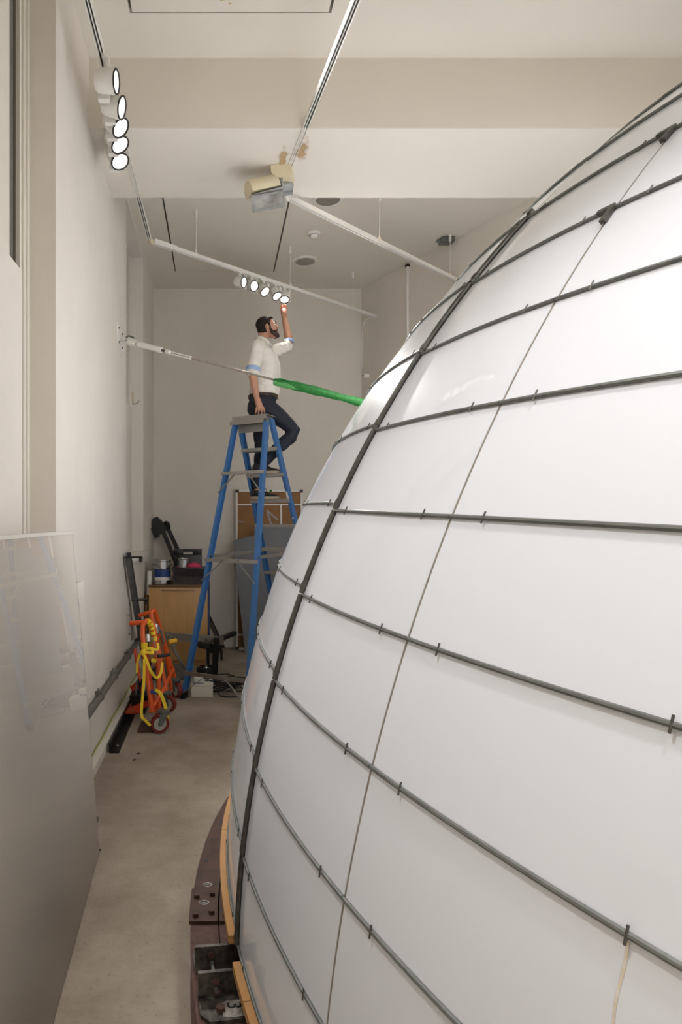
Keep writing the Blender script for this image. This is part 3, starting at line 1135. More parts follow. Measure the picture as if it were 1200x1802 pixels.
# stencilled marks
for (a_, r_, z_) in ((SP - 0.048, RO - 0.052, ZR), (SP - 0.007, RO - 0.046, ZR + 0.011), (SP - 0.045, RO - 0.125, ZR)):
    p = ring_pt(a_, r_, z_ + 0.0008)
    rr = 0.017
    MB().add([p + Vector((rr * 1.1 * math.cos(x) * (1 + .15 * math.sin(3 * x)), rr * .9 * math.sin(x) * (1 + .12 * math.cos(4 * x)), 0)) for x in [i * PI / 8 for i in range(16)]], [tuple(range(16))]).build('paint_patch', M['paintmark'], ring)
    text_part('stencil_mark', '0', 0.030, Matrix.Translation(p + Vector((0, 0, 0.0008))) @ Matrix.Rotation(R(90), 4, 'Z') @ Matrix.Diagonal((1, 1.35, 1, 1)), M['ink'], ring)
# open bolt holes in the far flange
for (a_, r_) in ((SP - 0.10, RO - 0.028), (SP - 0.155, RO - 0.030)):
    p = ring_pt(a_, r_, ZR)
    MB().cyl(p - Vector((0, 0, 0.001)), p + Vector((0, 0, 0.0006)), 0.010, 12).build('bolt_hole', M['black'], ring)

# pair of bolted angle cleats lying across the ring
dr = Vector((math.cos(CA), math.sin(CA), 0))         # outward
dt = Vector((-math.sin(CA), math.cos(CA), 0))        # along the ring (towards the photographer)
if dt.y > 0:
    dt = -dt
rad_in, rad_out = 3.17, RO - 0.012


def cleat(tang, flip, m):
    """angle section: upright plate at tang, foot running to tang+0.085*flip"""
    h = 0.085
    t_ = 0.012
    br = ring
    a_ = c_ + dr * rad_in + dt * tang + Vector((0, 0, ZR))
    b_ = c_ + dr * rad_out + dt * tang + Vector((0, 0, ZR))
    z = Vector((0, 0, 1))
    f_ = dt * flip
    mb_ = MB()
    mb_.hexa([a_, b_, b_ + f_ * t_, a_ + f_ * t_, a_ + z * h, b_ + z * h, b_ + f_ * t_ + z * h, a_ + f_ * t_ + z * h])
    w_ = 0.105
    # foot with a clipped outer corner
    poly = [a_ + f_ * t_, b_ + f_ * t_, b_ + f_ * (w_ - 0.03), b_ - dr * 0.025 + f_ * w_, a_ + f_ * w_]
    mb_.prism(poly, (0, 0, 0), (0, 0, t_))
    o_ = mb_.build('angle_cleat', m, br)
    return o_


far = cleat(-0.105, -1, M['bracket'])
near = cleat(0.0, 1, M['bracket'])
for fr, zz in ((0.053, 0.058), (0.055, 0.026)):
    for o_, tg, dd in ((near, 0.012, 1), (far, -0.105, 1)):
        p = c_ + dr * (rad_out - fr) + dt * tg + Vector((0, 0, ZR + zz))
        MB().cyl(p, p + dt * 0.004 * dd, 0.011, 14).build('bolt_hole', M['rust2'], o_)
p = c_ + dr * (rad_out - 0.054) + Vector((0, 0, ZR + 0.035))
MB().cyl(p + dt * -0.105, p + dt * 0.024, 0.0065, 10).build('threaded_rod', M['galv'], near)
p = c_ + dr * (rad_out - 0.06) + dt * 0.066 + Vector((0, 0, ZR + 0.012))
MB().cyl(p, p + Vector((0, 0, 0.012)), 0.014, 6).build('bolt', M['rust'], near)
p = c_ + dr * (rad_out - 0.112) + dt * 0.062 + Vector((0, 0, ZR + 0.0128))
poly = [p + dr * x + dt * y for x, y in ((0.045, -0.022), (0.03, -0.03), (-0.04, -0.028), (-0.05, 0.0), (-0.045, 0.03), (0.02, 0.036), (0.048, 0.03))]
MB().add(poly, [tuple(range(7))]).build('paint_patch', M['paintmark'], near)
rot = Matrix((dt, dr, Vector((0, 0, 1)))).transposed()
rot = Matrix((dt.normalized(), (-dr).normalized(), Vector((0, 0, 1)))).transposed().to_4x4()
if rot.determinant() < 0:
    rot = Matrix((dt.normalized(), dr.normalized(), Vector((0, 0, 1)))).transposed().to_4x4()
text_part('stencil_mark', '3', 0.062, Matrix.Translation(p + dr * 0.012 - dt * 0.008 + Vector((0, 0, 0.0006))) @ rot, M['ink'], near)
text_part('stencil_mark', 'A', 0.030, Matrix.Translation(p - dr * 0.026 + dt * 0.022 + Vector((0, 0, 0.0006))) @ rot, M['ink'], near)

# ================================================================== LEANING ACRYLIC SHEET
b0, b1 = Vector((-0.5315, 2.03, 0.0)), Vector((-0.584, 3.117, 0.0))
fwd = (b1 - b0).normalized()
b0 = b1 - fwd * 2.3
lean = Vector((-0.137, -0.0, 1.565))
thk = Vector((-0.012, 0, -0.001))
t = thing('acrylic_sheet', 'large glossy translucent white sheet leaning by the side wall', 'sheet', b1)
mb = MB()
n = 8


def clear_skin():
    """polished clear face: Fresnel mirror over see-through plastic"""
    m_ = bpy.data.materials.new('clear_polished_face')
    m_.use_nodes = True
    nt = m_.node_tree
    nt.nodes.remove(nt.nodes['Principled BSDF'])
    di = nt.nodes.new('ShaderNodeBsdfTransparent')
    gl = nt.nodes.new('ShaderNodeBsdfGlossy')
    gl.inputs['Roughness'].default_value = 0.0
    gl.inputs['Color'].default_value = (1, 1, 1, 1)
    fr_ = nt.nodes.new('ShaderNodeFresnel')
    fr_.inputs['IOR'].default_value = 1.49
    mx_ = nt.nodes.new('ShaderNodeMixShader')
    nt.links.new(fr_.outputs[0], mx_.inputs[0])
    nt.links.new(di.outputs[0], mx_.inputs[1])
    nt.links.new(gl.outputs[0], mx_.inputs[2])
    nt.links.new(mx_.outputs[0], nt.nodes['Material Output'].inputs['Surface'])
    return m_


def sheet_rows(offv):
    out = []
    for i in range(n + 1):
        f_ = i / n
        bow = Vector((0.003 * math.sin(PI * f_), 0, 0))
        out.append([b0 + lean * f_ + bow + offv, b1 + lean * f_ + bow + offv])
    return out


A, B = sheet_rows(Vector((0, 0, 0))), sheet_rows(thk)
rings = [[A[i][0], A[i][1], B[i][1], B[i][0]] for i in range(n + 1)]
mb.loft(rings)
mb.build('milky_back', mat('milky_plastic', (248, 240, 229), 0.7, spec=0.0), t)
mb = MB()
A2 = sheet_rows(Vector((0.003, 0, 0.0003)))
mb.add([p_ for row in A2 for p_ in row], [(2 * i, 2 * i + 1, 2 * i + 3, 2 * i + 2) for i in range(n)])
pf = mb.build('polished_face', clear_skin(), t)
if pf.data.polygons[0].normal.x < 0:
    pf.data.flip_normals()
MB().hexa([b0 + lean * 0.9915 + Vector((0.0045, 0, 0)), b1 + lean * 0.9915 + Vector((0.0045, 0, 0)), b1 + lean + Vector((0.0045, 0, 0)), b0 + lean + Vector((0.0045, 0, 0)), b0 + lean * 0.9915 + thk * 1.1, b1 + lean * 0.9915 + thk * 1.1, b1 + lean * 1.001 + thk * 1.1, b0 + lean * 1.001 + thk * 1.1]).build('edge_strip', M['roll'], t)
q = b1 + lean * 0.10
MB().bar(q + Vector((-0.02, 0.0, 0)), q + Vector((0.008, 0.0, 0)), 0.02, 0.03).build('edge_clip', M['alu'], t)

# ================================================================== TENSION ROD
a, b = Vector((XW, 5.43, 3.176)), Vector((1.29, 3.96, 2.25))
d = (b - a).normalized()
t = thing('tension_rod', 'white turnbuckle rod from the side wall across to the dome', 'tie rod', a)
poly = [(XW, 5.43 - 0.13, 3.176 + 0.10), (XW, 5.43 + 0.13, 3.176 + 0.10), (XW, 5.43 + 0.13, 3.176 - 0.06), (XW, 5.43 + 0.05, 3.176 - 0.13), (XW, 5.43 - 0.13, 3.176 - 0.07)]
MB().prism([Vector(p) for p in poly], (0, 0, 0), (0.008, 0, 0)).build('wall_plate', M['white'], t)
for dy, dz in ((-0.09, 0.07), (0.09, 0.07), (0.09, -0.05), (-0.09, -0.05)):
    p = a + Vector((0.008, dy, dz))
    MB().cyl(p, p + Vector((0.008, 0, 0)), 0.009, 6).build('bolt', M['steelgrey'], t)
MB().cyl(a, a + Vector((0.04, 0, 0)), 0.018, 12).tube([a + Vector((0.055, 0.0, 0)) + Vector((math.cos(x) * 0.02, 0, math.sin(x) * 0.024)) for x in [i * PI / 8 for i in range(16)]], 0.009, 8, closed=True).build('eye_bolt', M['white'], t)
e = a + Vector((0.06, -0.01, 0))
sv = Vector((0, 0, 1))
mb = MB()
for sgn in (-1, 1):
    mb.tube(smooth_path([e + sv * 0.012 * sgn, e + d * 0.03 + sv * 0.030 * sgn, e + d * 0.09 + sv * 0.026 * sgn], 5), 0.007, 8)
mb.build('shackle', M['galv'], t)
frm = Matrix.Translation(a) @ frame_to(d)
MB().lathe([(0.012, 0.105), (0.030, 0.115), (0.034, 0.15), (0.032, 0.18), (0.022, 0.205), (0.02, 0.215)], frm, 18).build('fork_end', M['white'], t)
MB().lathe([(0.0215, 0.215), (0.0215, 0.222)], frm, 16).build('lock_ring', M['black'], t)
MB().lathe([(0.023, 0.222), (0.024, 0.235), (0.024, 0.48), (0.022, 0.495)], frm, 18).build('turnbuckle_body', M['white'], t)
MB().cyl(a + d * 0.495, a + d * 0.545, 0.011, 12).build('thread', M['darktube'], t)
MB().lathe([(0.014, 0.54), (0.017, 0.55), (0.017, 0.585), (0.012, 0.59)], frm, 16).build('lock_nut', M['white'], t)
mb = MB()
sd = d.cross(Vector((0, 0, 1))).normalized()
for sgn in (-1, 1):
    mb.cyl(a + d * 0.59 + Vector((0, 0, 1)) * 0.009 * sgn, a + d * 0.80 + Vector((0, 0, 1)) * 0.009 * sgn, 0.0045, 8)
mb.cyl(a + d * 0.80, a + d * 0.815, 0.015, 12)
mb.build('open_link', M['white'], t)
L_ = (b - a).length
MB().cyl(a + d * 0.81, b, 0.0085, 12).build('rod_bar', mat('dull_grey_rod', (160, 150, 138), 0.5, metal=0.3, var=0.1), t)
# sleeve: pale loose start, dark bunched mesh after
s0 = L_ * 0.585
pts = [a + d * (s0 + i * 0.05) + Vector((0, 0, -0.010 * math.exp(-i * .25))) for i in range(17)]
rs = [0.032 - 0.008 * math.exp(-((i - 11) / 3.0) ** 2) + 0.002 * math.sin(i * 2.1) for i in range(17)]
rs[0] = 0.024
MB().tube(pts, rs, 14).build('mesh_sleeve', M['green'], t)
MB().tube([p + Vector((-0.004, -0.012, -0.012)) for p in pts[:6]], [0.020, 0.023, 0.023, 0.021, 0.018, 0.010], 12).build('sleeve_end', M['greenpale'], t)

# ================================================================== STEPLADDER
LV = Vector((0.84, -0.54, 0)).normalized()
LU = Vector((0.54, 0.84, 0)).normalized()
A0, A1 = Vector((-0.33, 5.86, 0.03)), Vector((0.155, 6.395, 2.60))
B0_, B1_ = Vector((0.262, 5.535, 0.03)), Vector((0.475, 6.19, 2.60))
C0, C1 = Vector((0.73, 7.42, 0.03)), Vector((0.21, 6.50, 2.60))
D0, D1 = Vector((1.245, 7.10, 0.03)), Vector((0.53, 6.295, 2.64))
lad = thing('stepladder', 'tall blue fibreglass stepladder with grey aluminium steps', 'ladder', (0.4, 6.4, 0))


def lrail(p0, p1, inward, m=M['blue'], web=0.07, fl=0.030, name='rail'):
    """channel rail: web across LU, flanges pointing inward along LV"""
    t_ = 0.006
    prof = [(-web / 2, 0), (web / 2, 0), (web / 2, fl), (web / 2 - t_, fl), (web / 2 - t_, t_), (-web / 2 + t_, t_), (-web / 2 + t_, fl), (-web / 2, fl)]
    iv = LV * inward
    rings = [[p + LU * x + iv * y for x, y in prof] for p in (p0, p1)]
    o = MB().loft(rings).build(name, m, lad)
    q_ = [p0 + LU * x + iv * y for x, y in ((-web / 2 - .004, -.004), (web / 2 + .004, -.004), (web / 2 + .004, fl + .004), (-web / 2 - .004, fl + .004))]
    MB().prism(q_, (0, 0, -0.03), (0, 0, 0.03)).build('rubber_foot', M['black'], o)
    return o


ra = lrail(A0, A1, 1)
rb = lrail(B0_, B1_, -1)
rc = lrail(C0, C1, 1, web=0.08)
rd = lrail(D0, D1, -1, web=0.08)


def on(p0, p1, z):
    f_ = (z - p0.z) / (p1.z - p0.z)
    return p0 + (p1 - p0) * f_


# steps between the front rails
for z in (2.372, 2.115, 1.858, 1.60, 1.342, 1.085, 0.828, 0.57, 0.313):
    p, q = on(C0, C1, z) + LV * 0.004, on(D0, D1, z) - LV * 0.004
    mb = MB()
    prof = [(-0.042, -0.0), (0.042, -0.0), (0.042, -0.036), (0.038, -0.036), (0.038, -0.005), (-0.038, -0.005), (-0.038, -0.036), (-0.042, -0.036)]
    mb.loft([[e_ + LU * x + Vector((0, 0, y)) for x, y in prof] for e_ in (p, q)])
    st = mb.build('step', M['alu'], lad)
    for e_, sg in ((p, -1), (q, 1)):
        for dz in (-0.010, -0.026):
            c = e_ + LV * sg * 0.002 - LU * 0.03 + Vector((0, 0, dz))
            MB().cyl(c - LU * 0.014, c - LU * 0.018, 0.007, 8).build('rivet', M['alu'], st)
# rear braces with diagonal stays
for z in (2.095, 1.255, 0.225):
    p, q = on(A0, A1, z) - LU * 0.037, on(B0_, B1_, z) - LU * 0.037
    hb = MB()
    hb.bar(p - LV * 0.012, q + LV * 0.012, 0.022, 0.034)
    o = hb.build('rear_brace', M['alu'], lad)
    ln = (q - p)
    for (e0, e1, fr) in ((A0, A1, 0.34), (B0_, B1_, 0.66)):
        foot = on(e0, e1, z - 0.19) - LU * 0.042
        MB().bar(p + ln * fr - LU * 0.014 + Vector((0, 0, -0.006)), foot - LU * 0.008, 0.004, 0.026, up=LU).build('diagonal_stay', M['alu'], o)
        for e_ in (p + ln * fr, foot):
            MB().cyl(e_ - LU * 0.012, e_ - LU * 0.02, 0.006, 8).build('rivet', M['chrome'], o)
# folding spreaders
for (r0, r1, f0, f1, off) in ((A0, A1, C0, C1, 0.012), (B0_, B1_, D0, D1, -0.012)):
    p = on(r0, r1, 1.29) + LV * off
    q = on(f0, f1, 1.31) + LV * off
    mid = (p + q) / 2 + Vector((0, 0, 0.0))
    o = MB().bar(p, mid + (q - p) * 0.02, 0.006, 0.032).build('spreader', M['alu'], lad)
    MB().bar(mid + LV * 0.008, q + LV * 0.008, 0.006, 0.032).build('spreader', M['alu'], lad)
    MB().bar(mid - (q - p) * 0.015 - LV * 0.006, mid + (q - p) * 0.03 - LV * 0.006, 0.006, 0.042).build('hinge_plate', M['alu'], o)
    for e_ in (p, q):
        MB().cyl(e_ - LV * 0.014, e_ + LV * 0.014, 0.011, 8).build('pivot_bolt', M['darktube'], o)
# cap: tread plate, hinge channel and rear head plate
cc = (C1 + D1) / 2
cc.z = 2.655
half = 0.195


def cap_bar(u0, u1, z0, z1, h0, h1, name, m):
    p = Vector((0.34, 6.35, 0))
    pts_ = [p + LV * a_ + LU * b_ + Vector((0, 0, z_)) for z_ in (z0, z1) for a_, b_ in ((-h0, u0), (h1, u0), (h1, u1), (-h0, u1))]
    return MB().hexa([pts_[0], pts_[1], pts_[2], pts_[3], pts_[4], pts_[5], pts_[6], pts_[7]]).build(name, m, lad)


cp = cap_bar(-0.075, 0.11, 2.664, 2.672, half, half, 'cap', M['alu'])
cap_bar(-0.078, -0.072, 2.628, 2.672, half, half, 'cap_lip', M['alu'])
cap_bar(-0.055, 0.09, 2.60, 2.662, half - 0.02, half - 0.02, 'cap_channel', M['steelgrey'])
cap_bar(-0.10, -0.094, 2.585, 2.625, half + 0.015, half - 0.02, 'head_plate', M['alu'])
cap_bar(0.015, 0.03, 2.52, 2.60, half - 0.02, half - 0.03, 'head_plate', M['alu'])
# stickers and marker writing on the near face of the front rail
fv = -LU
for (z0, z1, x0, x1, m_, nm) in ((1.82, 1.93, 0.006, 0.028, M['roll'], 'sticker'), (1.945, 2.075, 0.004, 0.026, M['purple'], 'marker_writing')):
    e0, e1 = on(D0, D1, z0), on(D0, D1, z1)
    o4 = [e0 - LU * 0.0405 - LV * x0, e0 - LU * 0.0405 - LV * x1, e1 - LU * 0.0405 - LV * x1, e1 - LU * 0.0405 - LV * x0]
    if nm == 'sticker':
        MB().prism(o4, (0, 0, 0), tuple(-LU * 0.0012)).build(nm, m_, rd)
    else:
        mb = MB()
        for k in range(9):
            f0, f1 = k / 9, (k + 0.75) / 9
            pa = e0.lerp(e1, f0) - LU * 0.0412 - LV * (x0 + 0.004 * (k % 3))
            pb = e0.lerp(e1, f1) - LU * 0.0412 - LV * (x1 - 0.003 * (k % 2))
            mb.bar(pa, pb, 0.006, 0.0015, up=LU)
        tag(mb.build(nm, m_, rd), kind='stuff')
e0 = on(D0, D1, 1.66) - LU * 0.0408 - LV * 0.014
tri = [e0 + LV * x + Vector((0, 0, z_)) for x, z_ in ((-0.014, 0.012), (-0.006, 0.016), (0, 0.009), (0.008, 0.017), (0.013, 0.01), (0.002, -0.016))]
MB().prism(tri, (0, 0, 0), tuple(-LU * 0.001)).build('sticker', M['roll'], rd)

# ================================================================== THE MAN
PO = Vector((0.442, 6.62, 1.866))
man = thing('person', 'bearded man in white shirt reaching up from the stepladder', 'person', PO)


def W(x, y, z):
    return PO + Vector((x, y, z))


def wl(lst):
    return [(W(*p), r_) for p, r_ in lst]


def ell(c, rx, ry, n=24, tilt=0.0, sq=1.0):
    out = []
    for k in range(n):
        a_ = 2 * PI * k / n
        x_, y_ = math.cos(a_), math.sin(a_)
        x_ = math.copysign(abs(x_) ** sq, x_)
        y_ = math.copysign(abs(y_) ** sq, y_)
        out.append(W(c[0] + rx * x_, c[1] + ry * y_, c[2] + tilt * x_ * rx))
    return out


SHN, SHF = (-0.045, -0.185, 1.525), (0.055, 0.175, 1.545)
ELN, WRN = (-0.105, -0.255, 1.235), (-0.062, -0.235, 1.005)
ELF, WRF = (0.315, 0.245, 1.665), (0.272, 0.29, 1.955)
HC = Vector((0.068, 0.0, 1.772))
hm = Matrix.Rotation(R(-16), 3, 'Y')       # face tipped up a little


def hp(x, y, z):
    v_ = HC + hm @ Vector((x, y, z))
    return W(v_.x, v_.y, v_.z)


body = MB()
# head: skull, face mass, jaw, nose, brow, ears
body.ellipsoid(hp(-0.012, 0, 0.022), 0.094, 0.074, 0.090, hm)
body.ellipsoid(hp(0.030, 0, -0.030), 0.062, 0.060, 0.082, hm)
body.ellipsoid(hp(0.036, 0, -0.082), 0.050, 0.046, 0.036, hm)
body.limb([(hp(0.084, 0, 0.012), 0.011), (hp(0.103, 0, -0.022), 0.013), (hp(0.092, 0, -0.030), 0.012)], 10)
body.limb([(hp(0.078, -0.034, 0.020), 0.013), (hp(0.086, 0, 0.022), 0.014), (hp(0.078, 0.034, 0.020), 0.013)], 10)
body.limb([(hp(0.080, -0.018, -0.054), 0.009), (hp(0.089, 0, -0.054), 0.011), (hp(0.080, 0.018, -0.054), 0.009)], 10)
body.limb([(hp(0.080, -0.014, -0.066), 0.008), (hp(0.087, 0, -0.067), 0.010), (hp(0.080, 0.014, -0.066), 0.008)], 10)
for sy in (-1, 1):
    body.ellipsoid(hp(-0.010, sy * 0.077, -0.006), 0.020, 0.010, 0.032, hm, 12, 8)
    body.ellipsoid(hp(0.058, sy * 0.036, -0.022), 0.022, 0.018, 0.020, hm, 12, 8)
# neck and torso core
body.limb(wl([((0.020, 0, 1.69), 0.058), ((0.004, 0, 1.62), 0.062), ((0.0, 0, 1.54), 0.075)]))
body.loft([ell((0.01, 0, 0.96), 0.10, 0.14), ell((0.02, 0, 1.12), 0.11, 0.14), ell((0.03, 0, 1.35), 0.115, 0.155), ell((0.01, 0, 1.5), 0.10, 0.155), ell((0.0, 0, 1.57), 0.06, 0.10)])
# arms
body.limb(wl([(SHN, 0.058), ((-0.08, -0.225, 1.38), 0.048), (ELN, 0.042), ((-0.094, -0.252, 1.16), 0.043), (WRN, 0.029)]))
body.limb(wl([(SHF, 0.058), ((0.19, 0.21, 1.60), 0.050), (ELF, 0.043), ((0.312, 0.258, 1.745), 0.044), (WRF, 0.029)]))
# legs
HN, KN, AN = (0.015, -0.095, 0.95), (0.335, -0.085, 0.690), (0.005, -0.085, 0.345)
HF, KF, AF = (0.005, 0.085, 0.95), (0.005, 0.06, 0.52), (-0.035, 0.03, 0.10)
body.limb(wl([(HN, 0.085), ((0.325, -0.085, 0.692), 0.050), ((0.17, -0.085, 0.53), 0.048), (AN, 0.040)]))
body.limb(wl([(HF, 0.085), (KF, 0.058), ((-0.02, 0.05, 0.36), 0.054), (AF, 0.040)]))
# near hand resting on the cap: palm and five fingers
pal = Vector((-0.040, -0.228, 0.945))
body.limb(wl([(WRN, 0.028), ((-0.048, -0.232, 0.965), 0.034), ((-0.034, -0.232, 0.915), 0.034)]))
for k, (dx, dy, ln, b_) in enumerate(((-0.034, -0.004, 0.068, -0.010), (-0.011, -0.012, 0.078, -0.004), (0.012, -0.012, 0.074, 0.006), (0.034, -0.004, 0.062, 0.014))):
    k0 = Vector((-0.030 + dx * 0.85, -0.236 + dy, 0.905))
    k1 = k0 + Vector((b_ * 0.5 + dx * 0.15, -0.010, -ln * 0.48))
    k2 = k1 + Vector((b_ * 0.5, 0.006, -ln * 0.42))
    body.limb(wl([(tuple(k0), 0.0115), (tuple(k1), 0.0098), (tuple(k2), 0.0086)]), 10)
body.limb(wl([((-0.030, -0.205, 0.955), 0.014), ((-0.008, -0.176, 0.915), 0.012), ((0.002, -0.170, 0.875), 0.0105)]), 10)
# far hand closing on the lamp
body.limb(wl([(WRF, 0.028), ((0.268, 0.296, 2.00), 0.034), ((0.262, 0.300, 2.045), 0.034)]))
for k, (dx, dy, ln) in enumerate(((-0.030, 0.012, 0.07), (-0.010, 0.020, 0.08), (0.012, 0.018, 0.078), (0.032, 0.008, 0.064))):
    k0 = Vector((0.262 + dx * 0.9, 0.306 + dy, 2.058))
    k1 = k0 + Vector((dx * 0.2, 0.006, ln * 0.5))
    k2 = k1 + Vector((-dx * 0.25, -0.020, ln * 0.36))
    body.limb(wl([(tuple(k0), 0.0115), (tuple(k1), 0.0098), (tuple(k2), 0.0086)]), 10)
body.limb(wl([((0.258, 0.268, 2.01), 0.0135), ((0.236, 0.252, 2.05), 0.012), ((0.240, 0.250, 2.085), 0.0105)]), 10)
remeshed(body, 'body', M['skin'], man, 0.0052, 3)

# face details
for sy in (-1, 1):
    o = MB().ellipsoid(hp(0.072, sy * 0.030, 0.004), 0.012, 0.013, 0.011, hm, 14, 10).build('eye', M['white'], man)
    MB().ellipsoid(hp(0.0815, sy * 0.031, 0.004), 0.004, 0.006, 0.006, hm, 12, 8).build('iris', M['ink'], o)
    MB().limb([(hp(0.078, sy * 0.048, 0.028), 0.004), (hp(0.092, sy * 0.030, 0.034), 0.005), (hp(0.096, sy * 0.012, 0.030), 0.004)], 8).build('eyebrow', M['hair'], man)
hair = MB()
hair.ellipsoid(hp(-0.026, 0, 0.048), 0.092, 0.081, 0.080, hm)
hair.ellipsoid(hp(-0.056, 0, 0.002), 0.058, 0.074, 0.078, hm)
hair.ellipsoid(hp(0.034, 0, 0.088), 0.046, 0.052, 0.026, hm)
for sy in (-1, 1):
    hair.limb([(hp(0.012, sy * 0.072, 0.03), 0.016), (hp(0.012, sy * 0.074, -0.02), 0.011)], 10)
remeshed(hair, 'hair', M['hair'], man, 0.006, 3)
beard = MB()
beard.limb([(hp(0.012, -0.066, -0.022), 0.012), (hp(0.022, -0.060, -0.066), 0.020), (hp(0.054, -0.034, -0.104), 0.020), (hp(0.078, 0, -0.108), 0.021), (hp(0.054, 0.034, -0.104), 0.020), (hp(0.022, 0.060, -0.066), 0.020), (hp(0.012, 0.066, -0.022), 0.012)], 12)
beard.limb([(hp(0.074, -0.030, -0.058), 0.011), (hp(0.082, -0.02, -0.044), 0.009), (hp(0.091, 0, -0.042), 0.009), (hp(0.082, 0.02, -0.044), 0.009), (hp(0.074, 0.030, -0.058), 0.011)], 10)
beard.ellipsoid(hp(0.066, 0, -0.092), 0.030, 0.036, 0.020, hm)
for sy in (-1, 1):
    beard.ellipsoid(hp(0.052, sy * 0.046, -0.078), 0.026, 0.018, 0.028, hm)
remeshed(beard, 'beard', M['beard'], man, 0.006, 3)

# shirt
sh = MB()
sh.loft([ell((0.020, 0, 1.046), 0.124, 0.150), ell((0.022, 0, 1.066), 0.140, 0.166), ell((0.026, 0, 1.10), 0.152, 0.178), ell((0.034, 0, 1.18), 0.150, 0.180), ell((0.042, 0, 1.32), 0.146, 0.186), ell((0.040, 0, 1.42), 0.138, 0.192),
         ell((0.018, 0, 1.51), 0.122, 0.188), ell((0.000, 0, 1.57), 0.095, 0.150, tilt=-0.1), ell((0.002, 0, 1.615), 0.074, 0.095, tilt=-0.2), ell((0.004, 0, 1.64), 0.070, 0.076, tilt=-0.25)])
sh.limb(wl([(SHN, 0.078), ((-0.066, -0.215, 1.42), 0.073), ((-0.092, -0.24, 1.32), 0.066), ((-0.104, -0.252, 1.262), 0.064)]), 18)
sh.limb(wl([(SHF, 0.080), ((0.16, 0.205, 1.585), 0.074), ((0.24, 0.23, 1.625), 0.066), ((0.292, 0.243, 1.655), 0.064)]), 18)
# rolls of cloth round the sleeves
for (p, q_, r0) in (((-0.098, -0.246, 1.29), (-0.102, -0.25, 1.27), 0.070), ((-0.078, -0.226, 1.375), (-0.08, -0.228, 1.365), 0.0735), ((0.20, 0.217, 1.605), (0.206, 0.22, 1.608), 0.074), ((0.262, 0.236, 1.638), (0.27, 0.238, 1.642), 0.069)):
    sh.limb(wl([(p, r0), (q_, r0)]), 18)
remeshed(sh, 'shirt', M['shirt'], man, 0.007, 3, 0.014)
# collar, placket, cuffs
col_ring = [W(0.006 + 0.068 * math.cos(a_), 0.070 * math.sin(a_), 1.642 - 0.026 * math.cos(a_)) for a_ in [i * PI / 14 for i in range(28)]]
MB().tube(col_ring, 0.013, 8, closed=True, flat=1.6, up=(0, 0, 1)).build('collar', M['shirt'], man)
MB().limb([(W(0.078, -0.018, 1.618), 0.012), (W(0.112, -0.034, 1.572), 0.010)], 8).limb([(W(0.078, 0.018, 1.618), 0.012), (W(0.112, 0.034, 1.572), 0.010)], 8).build('collar_tip', M['shirt'], man)
pk = [W(x_, 0, z_) for x_, z_ in ((0.098, 1.575), (0.140, 1.51), (0.178, 1.42), (0.188, 1.32), (0.184, 1.18), (0.174, 1.08))]
MB().tube(smooth_path(pk, 4), 0.010, 8, flat=0.5, up=(0, 1, 0)).build('placket', M['shirt'], man)
MB().limb([(W(0.086, -0.012, 1.592), 0.010), (W(0.098, 0, 1.568), 0.010), (W(0.086, 0.012, 1.592), 0.010)], 8).build('collar_lining', M['cuff'], man)


def cuff(p, q_, r0, r1, name, m_):
    p, q_ = W(*p), W(*q_)
    MB().tube([p, p.lerp(q_, .15), p.lerp(q_, .85), q_], [r0 * .9, r0, r1, r1 * .9], 20).build(name, m_, man)


cuff((-0.098, -0.247, 1.305), (-0.104, -0.253, 1.258), 0.0725, 0.0715, 'cuff', M['cuff'])
cuff((-0.104, -0.253, 1.256), (-0.106, -0.254, 1.226), 0.072, 0.070, 'cuff', M['shirt'])
cuff((0.282, 0.240, 1.650), (0.312, 0.248, 1.668), 0.070, 0.071, 'cuff', M['shirt'])
cuff((0.314, 0.246, 1.690), (0.314, 0.250, 1.722), 0.058, 0.056, 'cuff', M['cuff'])

# trousers
tr = MB()
tr.loft([ell((0.000, 0, 0.83), 0.10, 0.155), ell((-0.008, 0, 0.90), 0.140, 0.182), ell((0.004, 0, 0.98), 0.146, 0.178), ell((0.018, 0, 1.05), 0.138, 0.165)])
tr.limb(wl([(HN, 0.100), ((0.14, -0.095, 0.86), 0.092), ((0.26, -0.09, 0.755), 0.077), (KN, 0.070), ((0.30, -0.086, 0.635), 0.072), ((0.17, -0.085, 0.515), 0.064), ((0.05, -0.085, 0.395), 0.056), ((0.012, -0.085, 0.356), 0.055)]), 18)
tr.limb(wl([(HF, 0.100), ((0.0, 0.075, 0.74), 0.088), (KF, 0.070), ((-0.012, 0.05, 0.36), 0.066), ((-0.03, 0.035, 0.18), 0.056), ((-0.034, 0.032, 0.135), 0.056)]), 18)
remeshed(tr, 'trousers', M['navy'], man, 0.007, 3, 0.008, (8, 8, 13))
bl = [ell((0.018, 0, z_), 0.153 + e_, 0.179 + e_, 28) for z_, e_ in ((1.035, 0.0), (1.037, 0.004), (1.066, 0.004), (1.068, 0.0))]
MB().loft(bl).build('belt', M['belt'], man)
MB().box(tuple(W(0.170, -0.02, 1.036)), tuple(W(0.179, 0.02, 1.068)), ch=0.002).build('buckle', M['gold'], man)
MB().tube([W(-0.019 + 0.0115 * math.cos(a_), -0.2495 + 0.0115 * math.sin(a_), 0.884) for a_ in [i * PI / 8 for i in range(16)]], 0.002, 6, closed=True).build('finger_ring', M['gold'], man)


